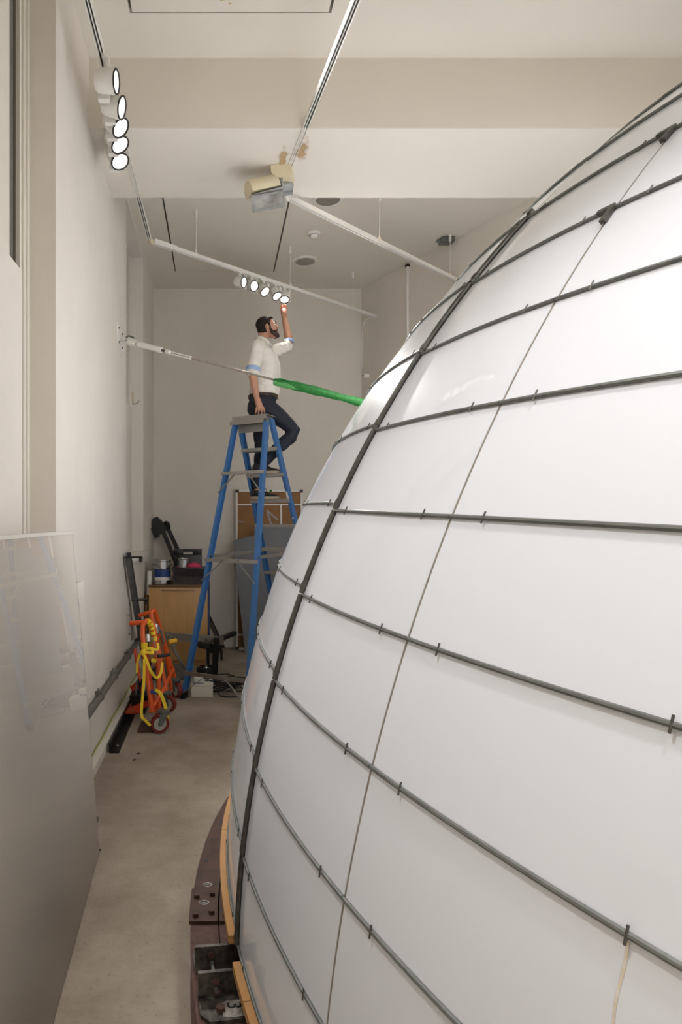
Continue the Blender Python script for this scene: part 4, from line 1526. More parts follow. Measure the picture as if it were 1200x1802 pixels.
def shoe(x0, y0, z0, yaw):
    m_ = Matrix.Translation(W(x0, y0, z0)) @ Matrix.Rotation(yaw, 4, 'Z')
    out = []
    # sections along the shoe: x, half width, height, base
    secs = [(-0.105, 0.018, 0.055), (-0.10, 0.032, 0.085), (-0.075, 0.040, 0.112), (-0.03, 0.041, 0.118), (0.015, 0.041, 0.098), (0.06, 0.045, 0.076), (0.11, 0.048, 0.056), (0.155, 0.042, 0.046), (0.185, 0.026, 0.038), (0.195, 0.010, 0.03)]
    rings_ = []
    for x_, hw, h_ in secs:
        rings_.append([m_ @ Vector((x_, hw * math.cos(a_), 0.022 + max(0, h_ - 0.022) * (0.5 + 0.5 * math.sin(a_)))) for a_ in [i * PI / 8 for i in range(16)]])
    o_ = MB().loft(rings_).build('shoe', M['shoe'], man)
    poly = []
    for x_, hw, h_ in secs:
        poly.append((x_, hw + 0.004))
    pts_ = [m_ @ Vector((x_, y_, 0.0)) for x_, y_ in poly] + [m_ @ Vector((x_, -y_, 0.0)) for x_, y_ in reversed(poly)]
    MB().prism(pts_, (0, 0, 0.0), (0, 0, 0.026)).build('sole', M['sole'], o_)
    mb_ = MB()
    for i in range(4):
        xx = 0.02 + i * 0.018
        mb_.tube([m_ @ Vector((xx - 0.004, -0.024, 0.088 - i * 0.008)), m_ @ Vector((xx + 0.002, 0, 0.100 - i * 0.0085)), m_ @ Vector((xx + 0.006, 0.024, 0.088 - i * 0.008))], 0.0028, 6)
    mb_.tube(smooth_path([m_ @ Vector((0.012, 0.0, 0.102)), m_ @ Vector((0.035, -0.03, 0.120)), m_ @ Vector((0.055, -0.038, 0.095))], 4), 0.0025, 6)
    mb_.tube(smooth_path([m_ @ Vector((0.012, 0.0, 0.102)), m_ @ Vector((0.045, 0.02, 0.118)), m_ @ Vector((0.06, 0.036, 0.088))], 4), 0.0025, 6)
    mb_.build('laces', M['shoe'], o_)


shoe(0.005, -0.085, 0.250, R(-12))
shoe(-0.005, 0.028, -0.007, R(-10))

# ================================================================== CABINET CORNER
cab = thing('drawer_cabinet', 'birch veneer cabinet with a steel bar handle in the corner', 'cabinet', (-0.46, 7.2, 0))
X0, X1, Y0, Y1 = -0.79, -0.125, 7.16, 7.78
mb = MB().box((X0, Y0 + 0.02, 0.06), (X1, Y1, 0.885)).box((X0 + 0.03, Y0 + 0.06, 0), (X1 - 0.03, Y1, 0.06))
mb.build('carcass', M['birch'], cab)
MB().box((X0 - 0.004, Y0 - 0.004, 0.888), (X1 + 0.004, Y1, 0.912), ch=0.003).build('cabinet_top', M['birchedge'], cab)
dr_ = MB().box((X0 + 0.002, Y0, 0.065), (X1 - 0.002, Y0 + 0.0195, 0.883), ch=0.002).build('drawer_front', M['birch'], cab)
hx = (S(285, 1038, Y0).x, S(343, 1038, Y0).x)
hz = S(300, 1038, Y0).z
MB().tube(smooth_path([(hx[0], Y0, hz), (hx[0] + 0.004, Y0 - 0.025, hz), (hx[0] + 0.03, Y0 - 0.03, hz), (hx[1] - 0.03, Y0 - 0.03, hz), (hx[1] - 0.004, Y0 - 0.025, hz), (hx[1], Y0, hz)], 4), 0.0065, 10).build('handle', M['alu'], dr_)
MB().box((X1, Y0 + 0.02, 0.1), (X1 + 0.014, Y1, 0.90)).build('edge_panel', M['darkblue'], cab)
CT = 0.912

# dark boards and paper roll between cabinet and wall
tag(MB().hexa([Vector(p) for p in ((-0.842, 7.30, 0.0), (-0.806, 7.30, 0.0), (-0.806, 7.75, 0.0), (-0.842, 7.75, 0.0), (-0.846, 7.30, 0.80), (-0.812, 7.30, 0.80), (-0.812, 7.75, 0.82), (-0.846, 7.75, 0.82))]).build('dark_board', M['blacksteel']), 'black board slotted between cabinet and side wall', 'board')
t = thing('paper_roll', 'white paper roll standing beside the cabinet top', 'paper roll', S(259, 1060, 7.25))
q = Vector((-0.822, 7.22, 0.0))
MB().lathe([(0.0, 0.80), (0.026, 0.80), (0.027, 0.81), (0.027, 1.06), (0.024, 1.068), (0.012, 1.07), (0.010, 1.05), (0.0, 1.05)], Matrix.Translation(q) @ Matrix.Rotation(R(2), 4, 'Y'), 20).build('roll_body', M['roll'], t)
MB().lathe([(0.0, 0.0), (0.020, 0.0), (0.022, 0.02), (0.021, 0.80), (0.0, 0.80)], Matrix.Translation(q), 14).build('roll_core', M['birchedge'], t)

# large paint tin
q = S(284, 1028, 7.33)
c = Vector((q.x, 7.33, CT))
tin = thing('paint_tin', 'large silver paint tin with a dark blue label on the cabinet', 'tin', c)
m = Matrix.Translation(c)
MB().lathe([(0.105, 0.0), (0.110, 0.004), (0.110, 0.010), (0.106, 0.014), (0.106, 0.262), (0.111, 0.268), (0.111, 0.276), (0.104, 0.28), (0.096, 0.272), (0.0, 0.272)], m, 36).build('tin_body', M['chrome'], tin)
rings = [[c + Vector((0.1068 * math.cos(a_), 0.1068 * math.sin(a_), z_)) for a_ in [R(-130 + i * 7) for i in range(17)]] + [c + Vector((0.1055 * math.cos(a_), 0.1055 * math.sin(a_), z_)) for a_ in [R(-130 + (16 - i) * 7) for i in range(17)]] for z_ in (0.085, 0.175)]
lb = MB().loft(rings).build('label_band', M['darkblue'], tin)
rings = [[p + Vector((0, 0, (0.040 if k == 0 else -0.005))) for p in r_] for k, r_ in enumerate(rings)]
rings = [[Vector((p.x, p.y, c.z + z_)) for p in rings[0]] for z_ in (0.045, 0.082)]
MB().loft(rings).build('label_band', M['roll'], tin)
MB().tube(smooth_path([c + Vector((-0.112, -0.02, 0.225)), c + Vector((-0.06, -0.115, 0.22)), c + Vector((0.02, -0.128, 0.175)), c + Vector((0.09, -0.10, 0.165)), c + Vector((0.113, -0.02, 0.225))], 6), 0.003, 8).build('wire_handle', M['galv'], tin)
for sx in (-1, 1):
    MB().cyl(c + Vector((sx * 0.104, -0.02, 0.225)), c + Vector((sx * 0.116, -0.022, 0.225)), 0.014, 12).build('handle_ear', M['chrome'], tin)

# tray of wrapped things
tx0, tx1 = S(303, 1000, 7.3).x, S(366, 1000, 7.3).x
tray = thing('storage_tray', 'dark tray wrapped in creased plastic on the cabinet', 'tray', ((tx0 + tx1) / 2, 7.4, CT))


def tapered(x0, x1, y0, y1, z0, z1, f0, f1):
    return [Vector(p) for p in ((x0 + f0, y0 + f0, z0), (x1 - f0, y0 + f0, z0), (x1 - f0, y1 - f0, z0), (x0 + f0, y1 - f0, z0), (x0 + f1, y0 + f1, z1), (x1 - f1, y0 + f1, z1), (x1 - f1, y1 - f1, z1), (x0 + f1, y1 - f1, z1))]


MB().hexa(tapered(tx0, tx1, 7.22, 7.58, CT, CT + 0.095, 0.012, 0.006)).build('lower_tray', M['bag'], tray)
MB().hexa(tapered(tx0, tx1, 7.22, 7.58, CT + 0.098, CT + 0.175, 0.028, 0.0)).build('upper_tray', M['bag'], tray)
MB().box((tx0 - 0.008, 7.212, CT + 0.172), (tx1 + 0.004, 7.588, CT + 0.186), ch=0.004).build('tray_rim', M['plastic'], tray)
ZT = CT + 0.186
c = Vector((S(322, 990, 7.36).x, 7.36, ZT))
tin2 = thing('small_tin', 'small bare silver tin tilted on top of the tray', 'tin', c)
m = Matrix.Translation(c) @ Matrix.Rotation(R(4), 4, 'Y')
MB().lathe([(0.064, 0.0), (0.067, 0.004), (0.067, 0.009), (0.064, 0.013), (0.064, 0.095), (0.067, 0.099), (0.067, 0.104), (0.060, 0.106), (0.058, 0.098), (0.0, 0.098)], m, 30).build('tin_body', M['chrome'], tin2)
c = Vector((S(342, 996, 7.38).x, 7.38, ZT))
mb = MB()
rg = random.Random(3)
rings = []
for (h_, r_) in ((0.0, 0.080), (0.012, 0.082), (0.030, 0.070), (0.045, 0.048), (0.052, 0.02)):
    rings.append([c + Vector((r_ * 1.05 * math.cos(a_) * (1 + rg.uniform(-.14, .14)), r_ * 0.8 * math.sin(a_) * (1 + rg.uniform(-.12, .12)), max(0, h_ + rg.uniform(-0.004, 0.004)))) for a_ in [i * PI / 12 for i in range(24)]])
mb.loft(rings)
tag(mb.build('pink_cloth', M['pink']), 'crumpled pink cloth on top of the tray', 'cloth')
c2 = c + Vector((-0.165, -0.04, 0))
mb = MB()
rings = [[c2 + Vector((r_ * math.cos(a_) * (1 + rg.uniform(-.1, .1)), r_ * .7 * math.sin(a_), h_)) for a_ in [i * PI / 10 for i in range(20)]] for h_, r_ in ((0, 0.034), (0.012, 0.032), (0.02, 0.015))]
mb.loft(rings)
tag(mb.build('folded_rag', M['pink']), 'flat faded pink rag between tin and tray rim', 'cloth')

# black tool case standing behind
cx0_, cx1_ = S(306, 980, 7.66).x, S(355, 980, 7.66).x
case = thing('tool_case', 'black plastic tool case standing upright behind the tray', 'tool case', ((cx0_ + cx1_) / 2, 7.68, CT))
zt = S(300, 966, 7.66).z
g0, g1, z0, z1 = S(322, 0, 7.66).x, S(339, 0, 7.66).x, S(0, 976, 7.66).z, S(0, 971, 7.66).z
mb = MB()
mb.box((cx0_, 7.64, CT), (cx1_, 7.74, z0 - 0.001), ch=0.006)
mb.box((cx0_, 7.64, z0), (g0, 7.74, zt), ch=0.006).box((g1, 7.64, z0), (cx1_, 7.74, zt), ch=0.006).box((g0 - 0.01, 7.655, z1), (g1 + 0.01, 7.725, zt), ch=0.006)
mb.build('case_shell', M['plastic'], case)
MB().box((cx0_ + 0.03, 7.632, CT + 0.03), (cx1_ - 0.03, 7.64, z0 - 0.04), ch=0.003).build('case_panel', M['plastic'], case)

# folded black stand leaning into the corner
st = thing('folded_stand', 'folded black metal stand leaning into the corner behind the cabinet', 'stand', (-0.6, 7.9, 0))
mb = MB()
mb2 = MB()
p0, p1 = S(283, 925, 8.05), S(328, 1035, 7.98)
q0, q1 = S(290, 918, 8.08), S(345, 1037, 8.0)
bt0 = Vector((0.02, 8.02, 0.02))
MB().bar(p0, p0 + (p1 - p0) * 2.05, 0.05, 0.05, up=(0, 1, 0)).build('leg', M['blacksteel'], st)
MB().bar(q0, q0 + (q1 - q0) * 1.85, 0.05, 0.05, up=(0, 1, 0)).build('leg', M['blacksteel'], st)
hd = S(282, 924, 8.06)
poly = [S(x_, y_, 8.06) for x_, y_ in ((266, 920), (270, 912), (277, 909), (285, 917), (296, 930), (289, 938), (281, 941), (276, 947), (270, 938))]
MB().prism(poly, (0, -0.06, 0), (0, 0.06, 0)).build('stand_head', M['blacksteel'], st)
MB().bar(S(269, 928, 8.0), S(277, 946, 8.0), 0.06, 0.06, up=(0, 1, 0)).build('clamp_block', M['blacksteel'], st)
MB().cyl(S(292, 926, 8.0), S(296, 925, 8.02), 0.055, 18).build('knob', M['plastic'], st)
MB().cyl(S(292, 923, 7.97), S(298, 921, 7.97), 0.008, 8).build('lever', M['plastic'], st)

# ================================================================== BOARDS AGAINST THE END WALL
bd = thing('framed_board', 'hardboard-backed board with white aluminium frame against the end wall', 'board', (0.65, 8.1, 0))
BX0, BX1, BT = S(415, 0, 8.14).x, S(533, 0, 8.14).x, S(0, 862, 8.17).z


def bp(x, z, dy=0.0):
    return Vector((x, 8.115 + 0.075 * z / BT + dy, z))


def bslab(x0, x1, z0, z1, d0, d1, name, m_, par):
    return MB().hexa([bp(x0, z0, d0), bp(x1, z0, d0), bp(x1, z0, d1), bp(x0, z0, d1), bp(x0, z1, d0), bp(x1, z1, d0), bp(x1, z1, d1), bp(x0, z1, d1)]).build(name, m_, par)


bslab(BX0 + 0.01, BX1 - 0.01, 0.03, BT - 0.02, 0.0, 0.02, 'back_sheet', M['cork'], bd)
for (x0, x1, z0, z1) in ((BX0, BX0 + 0.024, 0.03, BT - 0.03), (BX1 - 0.024, BX1, 0.03, BT - 0.03), (BX0 + 0.03, BX1 - 0.03, BT - 0.026, BT), (BX0 + 0.03, BX1 - 0.03, 0.0, 0.026)):
    bslab(x0, x1, z0, z1, -0.02, 0.03, 'frame_rail', M['white'], bd)
for (x, z) in ((BX0, 0), (BX1 - 0.036, 0), (BX0, BT - 0.036), (BX1 - 0.036, BT - 0.036)):
    bslab(x - 0.003, x + 0.039, z - 0.0 if z else 0.0, z + 0.039, -0.024, 0.034, 'corner_cap', M['black'], bd)
xs = [S(x_, 0, 8.14).x for x_ in (452, 495)]
zs = [S(0, 888, 8.17).z, S(0, 1117, 8.12).z]
for z in zs:
    bslab(BX0 + 0.024, BX1 - 0.024, z - 0.008, z + 0.008, -0.012, 0.0, 'batten', M['white'], bd)
for x in xs:
    bslab(x - 0.010, x + 0.010, 0.026, BT - 0.18, -0.014, 0.0, 'batten', M['white'], bd)
for (p0, p1) in (((470, 898), (489, 915)), ((470, 898), (478, 924)), ((416, 917), (430, 919))):
    a_, b_ = S(*p0, 8.15), S(*p1, 8.15)
    a_, b_ = bp(a_.x, a_.z, -0.003), bp(b_.x, b_.z, -0.003)
    MB().bar(a_, b_, 0.026 if p0[0] > 430 else 0.012, 0.002, up=(0, 1, 0)).build('tape_strip', M['paintmark'], bd)
bslab(S(475, 0, 8.1).x, S(479, 0, 8.1).x, BT - 0.03, BT + 0.002, -0.024, -0.02, 'green_tag', M['green'], bd)


def leaning_panel(c4, th_, label):
    p = [S(*q_) for q_ in c4]
    n_ = Vector((0, th_, 0))
    o_ = MB().hexa([p[3], p[2], p[2] + n_, p[3] + n_, p[0], p[1], p[1] + n_, p[0] + n_]).build('grey_panel', M['grey'])
    tag(o_, label, 'panel', 'grey panels by the end wall')
    return o_


leaning_panel(((410, 951, 7.98), (499, 930, 7.98), (517, 1149.6, 7.873), (431, 1149.6, 7.873)), 0.012, 'plain grey panel leaning askew in front, one corner out past the frame')
leaning_panel(((447, 927, 8.07), (572, 924, 8.07), (575, 1146, 8.0), (449, 1146, 8.0)), 0.012, 'plain grey panel upright behind the askew one')

# ================================================================== OVERTURNED TROLLEY AND BOX UNDER THE LADDER
tl = thing('hand_trolley', 'black hand trolley tipped on its side by the cabinet', 'trolley', S(378, 1187, 6.75))
MB().bar(S(292, 1119, 6.92), S(393, 1128, 6.72), 0.03, 0.085).build('cross_bar', M['alu'], tl)
text_part('bar_marking', 'N.2F', 0.055, Matrix.Translation(S(369, 1127.5, 6.748)) @ Matrix.Rotation(R(-18), 4, 'Z') @ Matrix.Rotation(R(90), 4, 'X'), M['ink'], tl)
p = S(381, 1122, 6.72)
MB().bar((p.x, 6.70, p.z), (p.x - 0.02, 6.74, 0.0), 0.065, 0.05, up=(0, 1, 0)).build('upright', M['blacksteel'], tl)
MB().bar((p.x - 0.09, 6.78, p.z - 0.08), (p.x - 0.09, 6.80, 0.1), 0.03, 0.03, up=(0, 1, 0)).build('upright', M['blacksteel'], tl)
wc = S(363, 1178, 6.82)
for zc, rr, nm in ((0.045, 0.105, 'wheel'), (S(0, 1134, 6.82).z, 0.095, 'wheel')):
    m = Matrix.Translation((wc.x, 6.80, zc)) @ Matrix.Rotation(R(5 if zc > .2 else -3), 4, 'Y')
    o = MB().lathe([(0.072, -0.030), (rr - 0.012, -0.030), (rr, -0.018), (rr, 0.018), (rr - 0.012, 0.030), (0.072, 0.030)], m, 30, True).build(nm, M['black'], tl)
    MB().lathe([(0.0, -0.012), (0.071, -0.016), (0.071, 0.016), (0.03, 0.006), (0.022, 0.03), (0.0, 0.03)], m, 24).build('hub', M['chrome' if zc < .2 else 'blacksteel'], o)
MB().cyl((wc.x, 6.80, 0.04), (wc.x + 0.012, 6.80, S(0, 1134, 6.82).z), 0.014, 14).build('axle', M['alu'], tl)
MB().bar(S(384, 1126, 6.85), S(413, 1114, 7.25), 0.05, 0.045).build('arm', M['blacksteel'], tl)
MB().bar(S(371, 1098, 7.1), S(382, 1122, 6.8), 0.03, 0.03).build('arm', M['blacksteel'], tl)
mb = MB()
q = Vector((S(390, 1140, 6.95).x, 6.98, 0.16))
MB().lathe([(0.03, -0.014), (0.05, -0.014), (0.06, -0.006), (0.06, 0.006), (0.05, 0.014), (0.03, 0.014)], Matrix.Translation(q) @ Matrix.Rotation(R(90), 4, 'Y'), 24, True).build('castor', M['black'], tl)
MB().bar(q, q + Vector((-0.02, 0, 0.14)), 0.03, 0.03, up=(0, 1, 0)).build('castor_fork', M['blacksteel'], tl)

bx = thing('white_box', 'flat white box on the floor behind the ladder foot', 'box', (-0.17, 5.97, 0))
MB().box((-0.255, 5.885, 0.0), (-0.055, 6.14, 0.098), ch=0.003).build('box_body', M['offwhite'], bx)
MB().box((-0.258, 5.882, 0.099), (-0.052, 6.143, 0.106), ch=0.002).build('box_lid', M['offwhite'], bx)
pw = thing('power_adapter', 'small white adapter with a dark base on the flat box', 'adapter', (-0.19, 6.02, 0.106))
MB().box((-0.235, 5.955, 0.112), (-0.142, 6.07, 0.165), ch=0.005).build('adapter_case', M['white'], pw)
MB().box((-0.232, 5.958, 0.106), (-0.145, 6.067, 0.113)).build('adapter_base', M['darkblue'], pw)

# coil of black cable
rg = random.Random(11)
coil = thing('cable_coil', 'tangled coil of black cable beside the flat white box', 'cable', (0.06, 6.1, 0))
pts = []
for i in range(150):
    a_ = i * 2 * PI / 13.3
    rr = 0.135 + 0.055 * math.sin(i * 0.37) + rg.uniform(-0.02, 0.02)
    pts.append((0.045 + rr * math.cos(a_) * 1.15 + 0.03 * math.sin(i * 0.11), 6.09 + rr * math.sin(a_) * 0.75, 0.012 + 0.085 * (0.5 + 0.5 * math.sin(i * 0.61)) + 0.045 * (i / 150)))
pts += [(0.0, 5.92, 0.02), (0.06, 5.87, 0.008), (0.13, 5.86, 0.008), (0.17, 5.865, 0.009)]
tag(MB().tube(smooth_path(pts, 4), 0.006, 6).build('cable_loops', M['black'], coil))
MB().cyl((0.165, 5.865, 0.011), (0.235, 5.868, 0.011), 0.011, 12).build('plug', M['chrome'], coil)
MB().tube(smooth_path([(-0.13, 6.10, 0.16), (-0.10, 6.12, 0.19), (-0.06, 6.16, 0.12), (0.0, 6.18, 0.06)], 5), 0.005, 6).build('cable_lead', M['black'], coil)

# ================================================================== THINGS ALONG THE SIDE WALL
# steel post with lugs leaning on the wall
pst = thing('steel_post', 'dark steel channel post with welded lugs leaning on the side wall', 'post', S(245, 1150, 6.5))
a, b = S(219, 977, 5.62), S(250, 1186, 6.75)
a.x += 0.012
b.x += 0.03
b.z = 0.02
d = (b - a).normalized()
o = MB().bar(a, b, 0.07, 0.012, up=(1, 0, 0.0)).build('post_web', M['steelgrey'], pst)
ss = d.cross(Vector((1, 0, 0))).normalized()
for sg in (-1, 1):
    MB().bar(a + ss * 0.035 * sg + Vector((0.02, 0, 0)), b + ss * 0.035 * sg + Vector((0.02, 0, 0)), 0.008, 0.045, up=(1, 0, 0)).build('post_flange', M['steelgrey'], pst)
for f_ in (0.01, 0.33):
    c = a.lerp(b, f_)
    MB().box((c.x - 0.01, c.y - 0.045, c.z - 0.012), (c.x + 0.14, c.y + 0.045, c.z + 0.002)).box((c.x + 0.12, c.y - 0.045, c.z - 0.045), (c.x + 0.14, c.y + 0.045, c.z)).build('lug', M['blacksteel'], pst)
# flat steel bar
a, b = S(223, 1071, 5.9), S(226.5, 1126, 6.0)
t = thing('handle_bar', 'upright bare steel bar on brackets fixed to the side wall', 'bar', a)
MB().cyl((XW + 0.028, a.y, a.z), (XW + 0.03, b.y, b.z), 0.010, 10).build('bar_length', M['alu'], t)
for f_ in (0.2, 0.8):
    c = a.lerp(b, f_)
    MB().cyl((XW, c.y, c.z), (XW + 0.03, c.y, c.z), 0.007, 8).build('standoff', M['alu'], t)

# black angle iron and plate lying on the floor
def angle_on_floor(a_, b_, w_, label, m_):
    d_ = (b_ - a_).normalized()
    s_ = Vector((d_.y, -d_.x, 0))
    prof = [(0, 0), (w_, 0), (w_, 0.006), (0.006, 0.006), (0.006, w_), (0, w_)]
    o_ = MB().loft([[e_ + s_ * x_ + Vector((0, 0, z_)) for x_, z_ in prof] for e_ in (a_, b_)]).build('angle_iron', m_)
    return tag(o_, label, 'angle iron')


ai = angle_on_floor(Vector((-0.765, 4.44, 0.0)), Vector((-0.775, 5.75, 0.0)), 0.07, 'long black angle iron lying along the plinth', M['blacksteel'])
MB().cyl((-0.725, 4.56, 0.006), (-0.725, 4.56, 0.014), 0.012, 12).build('bolt', M['chrome'], ai)
tag(MB().box((-0.625, 4.88, 0.0), (-0.50, 5.14, 0.008)).build('steel_plate', M['rust']), 'rusty flat steel plate under the orange dolly wheel', 'plate')
mb = MB()
rg = random.Random(5)
bg = thing('tool_bag', 'open black tool bag full of bits behind the orange dolly', 'bag', (-0.74, 5.7, 0))
MB().hexa(tapered(-0.745, -0.575, 5.30, 5.62, 0.075, 0.165, 0.02, 0.0)).build('bag_body', M['black'], bg)
MB().box((-0.70, 5.36, 0), (-0.62, 5.56, 0.075)).build('bag_base', M['black'], bg)
for k in range(6):
    p = Vector((-0.70 + 0.02 * k, 5.36 + 0.035 * k, 0.15))
    MB().limb([(p, 0.010), (p + Vector((rg.uniform(-.03, .03), rg.uniform(-.02, .03), 0.08 + rg.uniform(0, .05))), 0.008)], 8).build('tool_grip', M['black' if k % 3 else 'steelgrey'], bg)

# small litter on the floor
for (x_, y_, l_, lab) in ((201, 1465 * 0 + 1323 + 6, 0.022, 'thin dark chip of debris near the black angle iron'), (176, 1497, 0.012, 'dark crumb on the floor by the sheet corner'), (243, 1327, 0.024, 'small black chip of debris on the open floor')):
    dpt = EYE * FPX / (y_ - PPY)
    p = S(x_ if x_ != 201 else 236, y_ if x_ != 201 else 1338, dpt if x_ != 201 else EYE * FPX / (1338 - PPY))
    tag(MB().ellipsoid((p.x, p.y, 0.004), l_ * 0.6, l_ * 0.28, 0.005, Matrix.Rotation(0.6, 3, 'Z'), 8, 5).build('debris_chip', M['black']), lab, 'debris')


# orange furniture movers with castors, held by yellow strap ------------------
def castor(par, wc_, r_, w_, yaw, toplift=0.0):
    """swivel castor: wc_ wheel centre; yaw = heading of the wheel's axle"""
    ax_ = Vector((math.cos(yaw), math.sin(yaw), 0))
    m_ = Matrix.Translation(wc_) @ frame_to(ax_)
    o_ = MB().lathe([(r_ * 0.70, -w_), (r_ * 0.94, -w_), (r_, -w_ * 0.6), (r_, w_ * 0.6), (r_ * 0.94, w_), (r_ * 0.70, w_)], m_, 32, True).build('castor_wheel', M['maroon'], par)
    MB().lathe([(0.0, -w_ * 0.85), (r_ * 0.22, -w_), (r_ * 0.25, -w_ * .7), (r_ * 0.69, -w_ * 0.7), (r_ * 0.69, w_ * 0.7), (r_ * 0.25, w_ * .7), (r_ * 0.22, w_), (0.0, w_ * 0.85)], m_, 28).build('wheel_hub', M['wheelgrey'], o_)
    topc = wc_ + Vector((0, 0, r_ + 0.022)) + Vector((-ax_.y, ax_.x, 0)) * r_ * 0.45
    mb_ = MB()
    for sg in (-1, 1):
        s0_ = ax_ * (w_ + 0.006) * sg
        t_ = ax_ * 0.004 * sg
        fwd_ = Vector((-ax_.y, ax_.x, 0))
        poly_ = [wc_ + s0_ + fwd_ * x_ + Vector((0, 0, z_)) for x_, z_ in ((-0.012, -0.014), (0.014, -0.012), (r_ * 0.95, r_ + 0.01), (-0.005, r_ + 0.01))]
        mb_.prism(poly_, (0, 0, 0), tuple(t_))
    mb_.cyl(topc - Vector((0, 0, 0.014)), topc - Vector((0, 0, 0.004)), 0.040, 20)
    mb_.cyl(wc_ - ax_ * (w_ + 0.014), wc_ + ax_ * (w_ + 0.014), 0.009, 10)
    mb_.build('castor_fork', M['galv'], o_)
    MB().cyl(topc - Vector((0, 0, 0.003)), topc + Vector((0, 0, 0.010)), 0.050, 20).build('swivel_plate', M['galv'], o_)
    return topc


G = 'orange furniture movers'
fm1 = thing('furniture_mover', 'orange tubular furniture mover nearest, its maroon castor on the floor', 'dolly', (-0.47, 4.9, 0), group=G)
w1 = Vector((S(281, 1274, 4.87).x, 4.87, 0.074))
t1 = castor(fm1, w1, 0.073, 0.021, R(-72))
rT = 0.019
base1 = Vector((S(267, 1250, 4.90).x, 4.93, t1.z + 0.012))
MB().tube(smooth_path([S(268, 1254, 4.93), S(260, 1195, 4.97), S(253, 1140, 5.02), S(251, 1108, 5.05), S(253, 1098, 5.06), S(258, 1093, 5.07), S(263, 1096, 5.10), S(268, 1110, 5.13), S(273, 1131, 5.14), S(279, 1185, 5.10), S(279, 1250, 5.05)], 6), rT, 12).build('tube_frame', M['orange'], fm1)
MB().cyl(S(229, 1097, 5.12), S(252, 1095, 5.06), rT, 12).build('handle', M['orange'], fm1)
MB().bar(S(259, 1150, 5.06), S(275, 1255, 5.02), 0.05, 0.012, up=(1, 0, 0)).build('back_plate', M['redor'], fm1)
MB().cyl(S(270, 1243, 4.98), S(292, 1206, 5.08), 0.016, 12).build('brace', M['orange'], fm1)
MB().bar(S(268, 1252, 4.90), S(281, 1254, 5.05), 0.06, 0.012).build('castor_mount', M['orange'], fm1)
mb = MB()
mb.hexa([S(212, 1257, 5.25), S(240, 1256, 5.1), S(246, 1240, 5.3), S(228, 1240, 5.5), S(212, 1255.5, 5.25), S(240, 1254, 5.1), S(246, 1238, 5.3), S(228, 1238, 5.5)])
mb.bar(S(240, 1252, 5.1), S(256, 1236, 5.12), 0.012, 0.05).bar(S(252, 1240, 5.12), S(270, 1236, 5.02), 0.014, 0.05)
mb.build('toe_plate', M['redor'], fm1)
MB().cyl(S(259, 1117, 5.10), S(260, 1130, 5.08), 0.028, 16).build('jack_cylinder', M['alu'], fm1)
MB().bar(S(269, 1122, 5.08), S(277, 1158, 5.0), 0.016, 0.008, up=(1, 0, 0)).build('jack_lever', M['galv'], fm1)
MB().cyl(S(278, 1155, 4.98), S(299, 1152, 5.04), 0.014, 12).build('lever_grip', M['black'], fm1)

fm2 = thing('furniture_mover', 'second orange furniture mover behind, its tall frame nearer the cabinet', 'dolly', (-0.4, 5.4, 0), group=G)
w2 = Vector((S(296, 1232, 5.35).x, 5.42, 0.071))
t2 = castor(fm2, w2, 0.070, 0.021, R(62))
w3 = Vector((S(309, 1207, 5.7).x, 5.86, 0.071))
t3 = castor(fm2, w3, 0.070, 0.021, R(40))
MB().tube(smooth_path([S(294, 1224, 5.45), S(284, 1170, 5.5), S(273, 1115, 5.55), S(267, 1089, 5.58), S(266, 1080, 5.6), S(269, 1075, 5.62), S(273, 1077, 5.66), S(281, 1103, 5.7), S(293, 1145, 5.76), S(307, 1191, 5.84)], 6), rT, 12).build('tube_frame', M['orange'], fm2)
MB().cyl(S(245, 1083, 5.66), S(267, 1077, 5.6), rT, 12).build('handle', M['orange'], fm2)
MB().cyl(S(266, 1141, 5.5), S(284, 1114, 5.68), 0.016, 12).build('brace', M['orange'], fm2)
MB().cyl(S(290, 1208, 5.45), S(305, 1178, 5.8), 0.017, 12).build('brace', M['orange'], fm2)
MB().tube([S(290, 1135, 5.6), S(297, 1180, 5.66), S(301, 1216, 5.72)], 0.018, 10).build('strut', M['orange'], fm2)
MB().cyl(S(273, 1099, 5.68), S(275, 1115, 5.66), 0.030, 16).build('jack_cylinder', M['alu'], fm2)
MB().tube([S(279, 1103, 5.62), S(284, 1112, 5.6), S(289, 1133, 5.62)], 0.010, 8).build('jack_lever', M['galv'], fm2)
mb = MB().tube([S(237, 1142, 5.5), S(245, 1190, 5.46), S(250, 1222, 5.42)], 0.014, 10)
mb.build('side_leg', M['redor'], fm2)
MB().bar(S(232, 1214, 5.5), S(246, 1202, 5.44), 0.012, 0.06).build('toe_plate', M['redor'], fm2)
MB().cyl(S(297, 1130, 5.76), S(310, 1127, 5.8), 0.021, 14).build('lever_grip', mat('yellow_grip', (232, 180, 28), 0.45), fm2)
MB().tube(smooth_path([S(294, 1116, 5.8), S(308, 1124, 5.86), S(311, 1130, 5.86), S(307, 1137, 5.84), S(301, 1136, 5.8)], 5), 0.006, 8).build('wire_loop', M['galv'], fm2)
MB().tube([S(303, 1135, 5.85), S(308, 1148, 5.87), S(323, 1172, 5.95)], [0.012, 0.016, 0.012], 8).build('foot_lever', M['alu'], fm2)

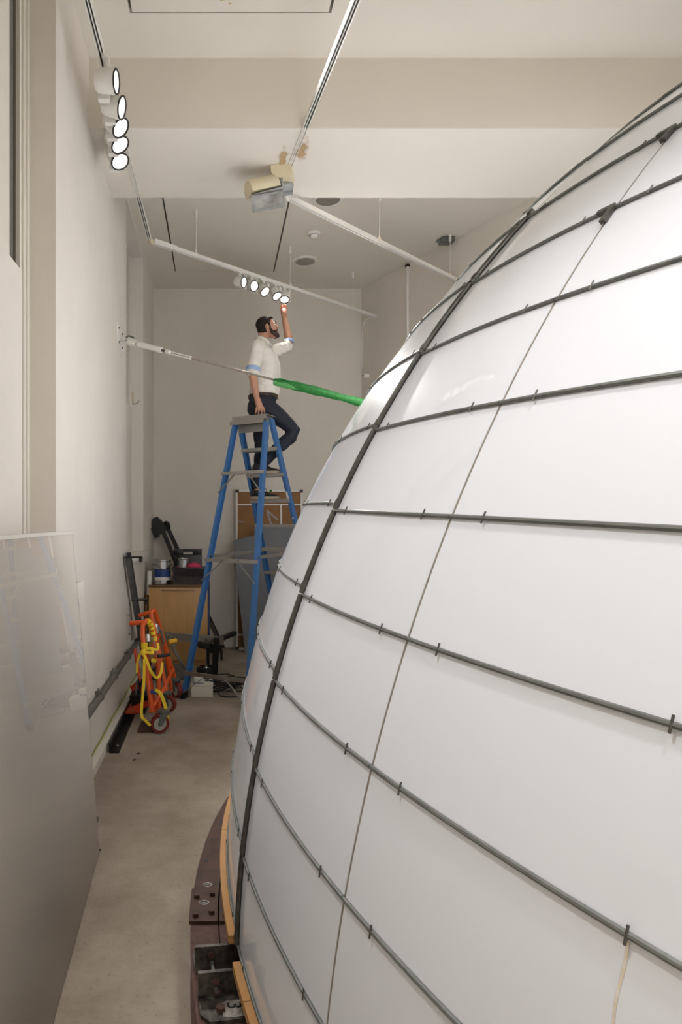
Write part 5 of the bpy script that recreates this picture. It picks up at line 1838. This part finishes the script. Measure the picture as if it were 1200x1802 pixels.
# grey blanket heap behind the movers
hp_ = MB()
rg = random.Random(21)
c = Vector((-0.52, 6.62, 0))
rings = []
for h_, r_ in ((0, 0.21), (0.03, 0.215), (0.09, 0.18), (0.13, 0.11), (0.145, 0.03)):
    rings.append([c + Vector((r_ * (1 + rg.uniform(-.15, .15)) * math.cos(a_), r_ * 0.7 * (1 + rg.uniform(-.15, .15)) * math.sin(a_), max(0, h_ + (rg.uniform(-.012, .012) if h_ else 0)))) for a_ in [i * PI / 14 for i in range(28)]])
hp_.loft(rings)
tag(hp_.build('cloth_heap', mat('dusty_cloth', (96, 88, 80), 0.9, var=0.3, scale=20, bump=0.8, bscale=40)), 'dusty grey cloth heap behind the orange movers', 'cloth')

# yellow strap: bands round the tubes, knot, hanging loops
sp = thing('webbing_strap', 'yellow webbing strap knotted round the orange movers', 'strap', (-0.55, 5.0, 0.4))


def band(pts_, w_=0.021, name='strap_run', m_=M['yellow']):
    p_ = smooth_path([S(*q_) for q_ in pts_], 6)
    return MB().tube(p_, w_ / 2, 8, flat=0.08, up=(0.25, -1, 0.1)).build(name, m_, sp)


band(((254, 1160, 4.93), (253, 1200, 4.92), (249, 1255, 4.88), (256, 1268, 4.84), (265, 1277, 4.82)))
band(((252, 1150, 4.95), (258, 1162, 4.93), (266, 1182, 4.93), (276, 1193, 4.97), (283, 1184, 5.02), (286, 1166, 5.06)))
band(((251, 1148, 4.95), (246, 1152, 4.95), (242, 1165, 4.96), (241, 1184, 4.97)), 0.018)
band(((252, 1146, 4.95), (262, 1141, 4.96), (277, 1143, 5.0), (278, 1132, 5.04)))
band(((252, 1149, 4.94), (262, 1148, 4.94), (269, 1149, 4.95), (267, 1142, 4.98)))
band(((266, 1162, 5.0), (275, 1163, 5.03)), 0.03)
band(((273, 1214, 4.92), (282, 1220, 4.9), (290, 1240, 4.89), (295, 1262, 4.88), (295, 1272, 4.88)), 0.026)
MB().bar(S(265, 1217, 4.93), S(276, 1218, 4.93), 0.02, 0.026).build('buckle', M['darkblue'], sp)
MB().ellipsoid(S(252, 1148, 4.945), 0.022, 0.016, 0.026, None, 12, 8).build('knot', M['yellow'], sp)
for (q_, r_, h_) in (((254, 1136, 5.025), 0.027, 0.022),):
    c = S(*q_)
    MB().cyl(c - Vector((0, 0, h_)), c + Vector((0, 0, h_)), r_, 14).build('strap_wrap', M['yellow'], sp)
wr = [S(258, 1093, 5.07), S(263, 1096, 5.10), S(268, 1110, 5.13), S(273, 1131, 5.14)]
pth = smooth_path(wr, 12)
mb = MB().tube(pth[:9], 0.0235, 12)
mb.build('strap_wrap', M['yellow'], sp)
for i in (12, 18, 24, 30):
    MB().tube(pth[i:i + 5], 0.0235, 12).build('strap_wrap', M['yellow'], sp)
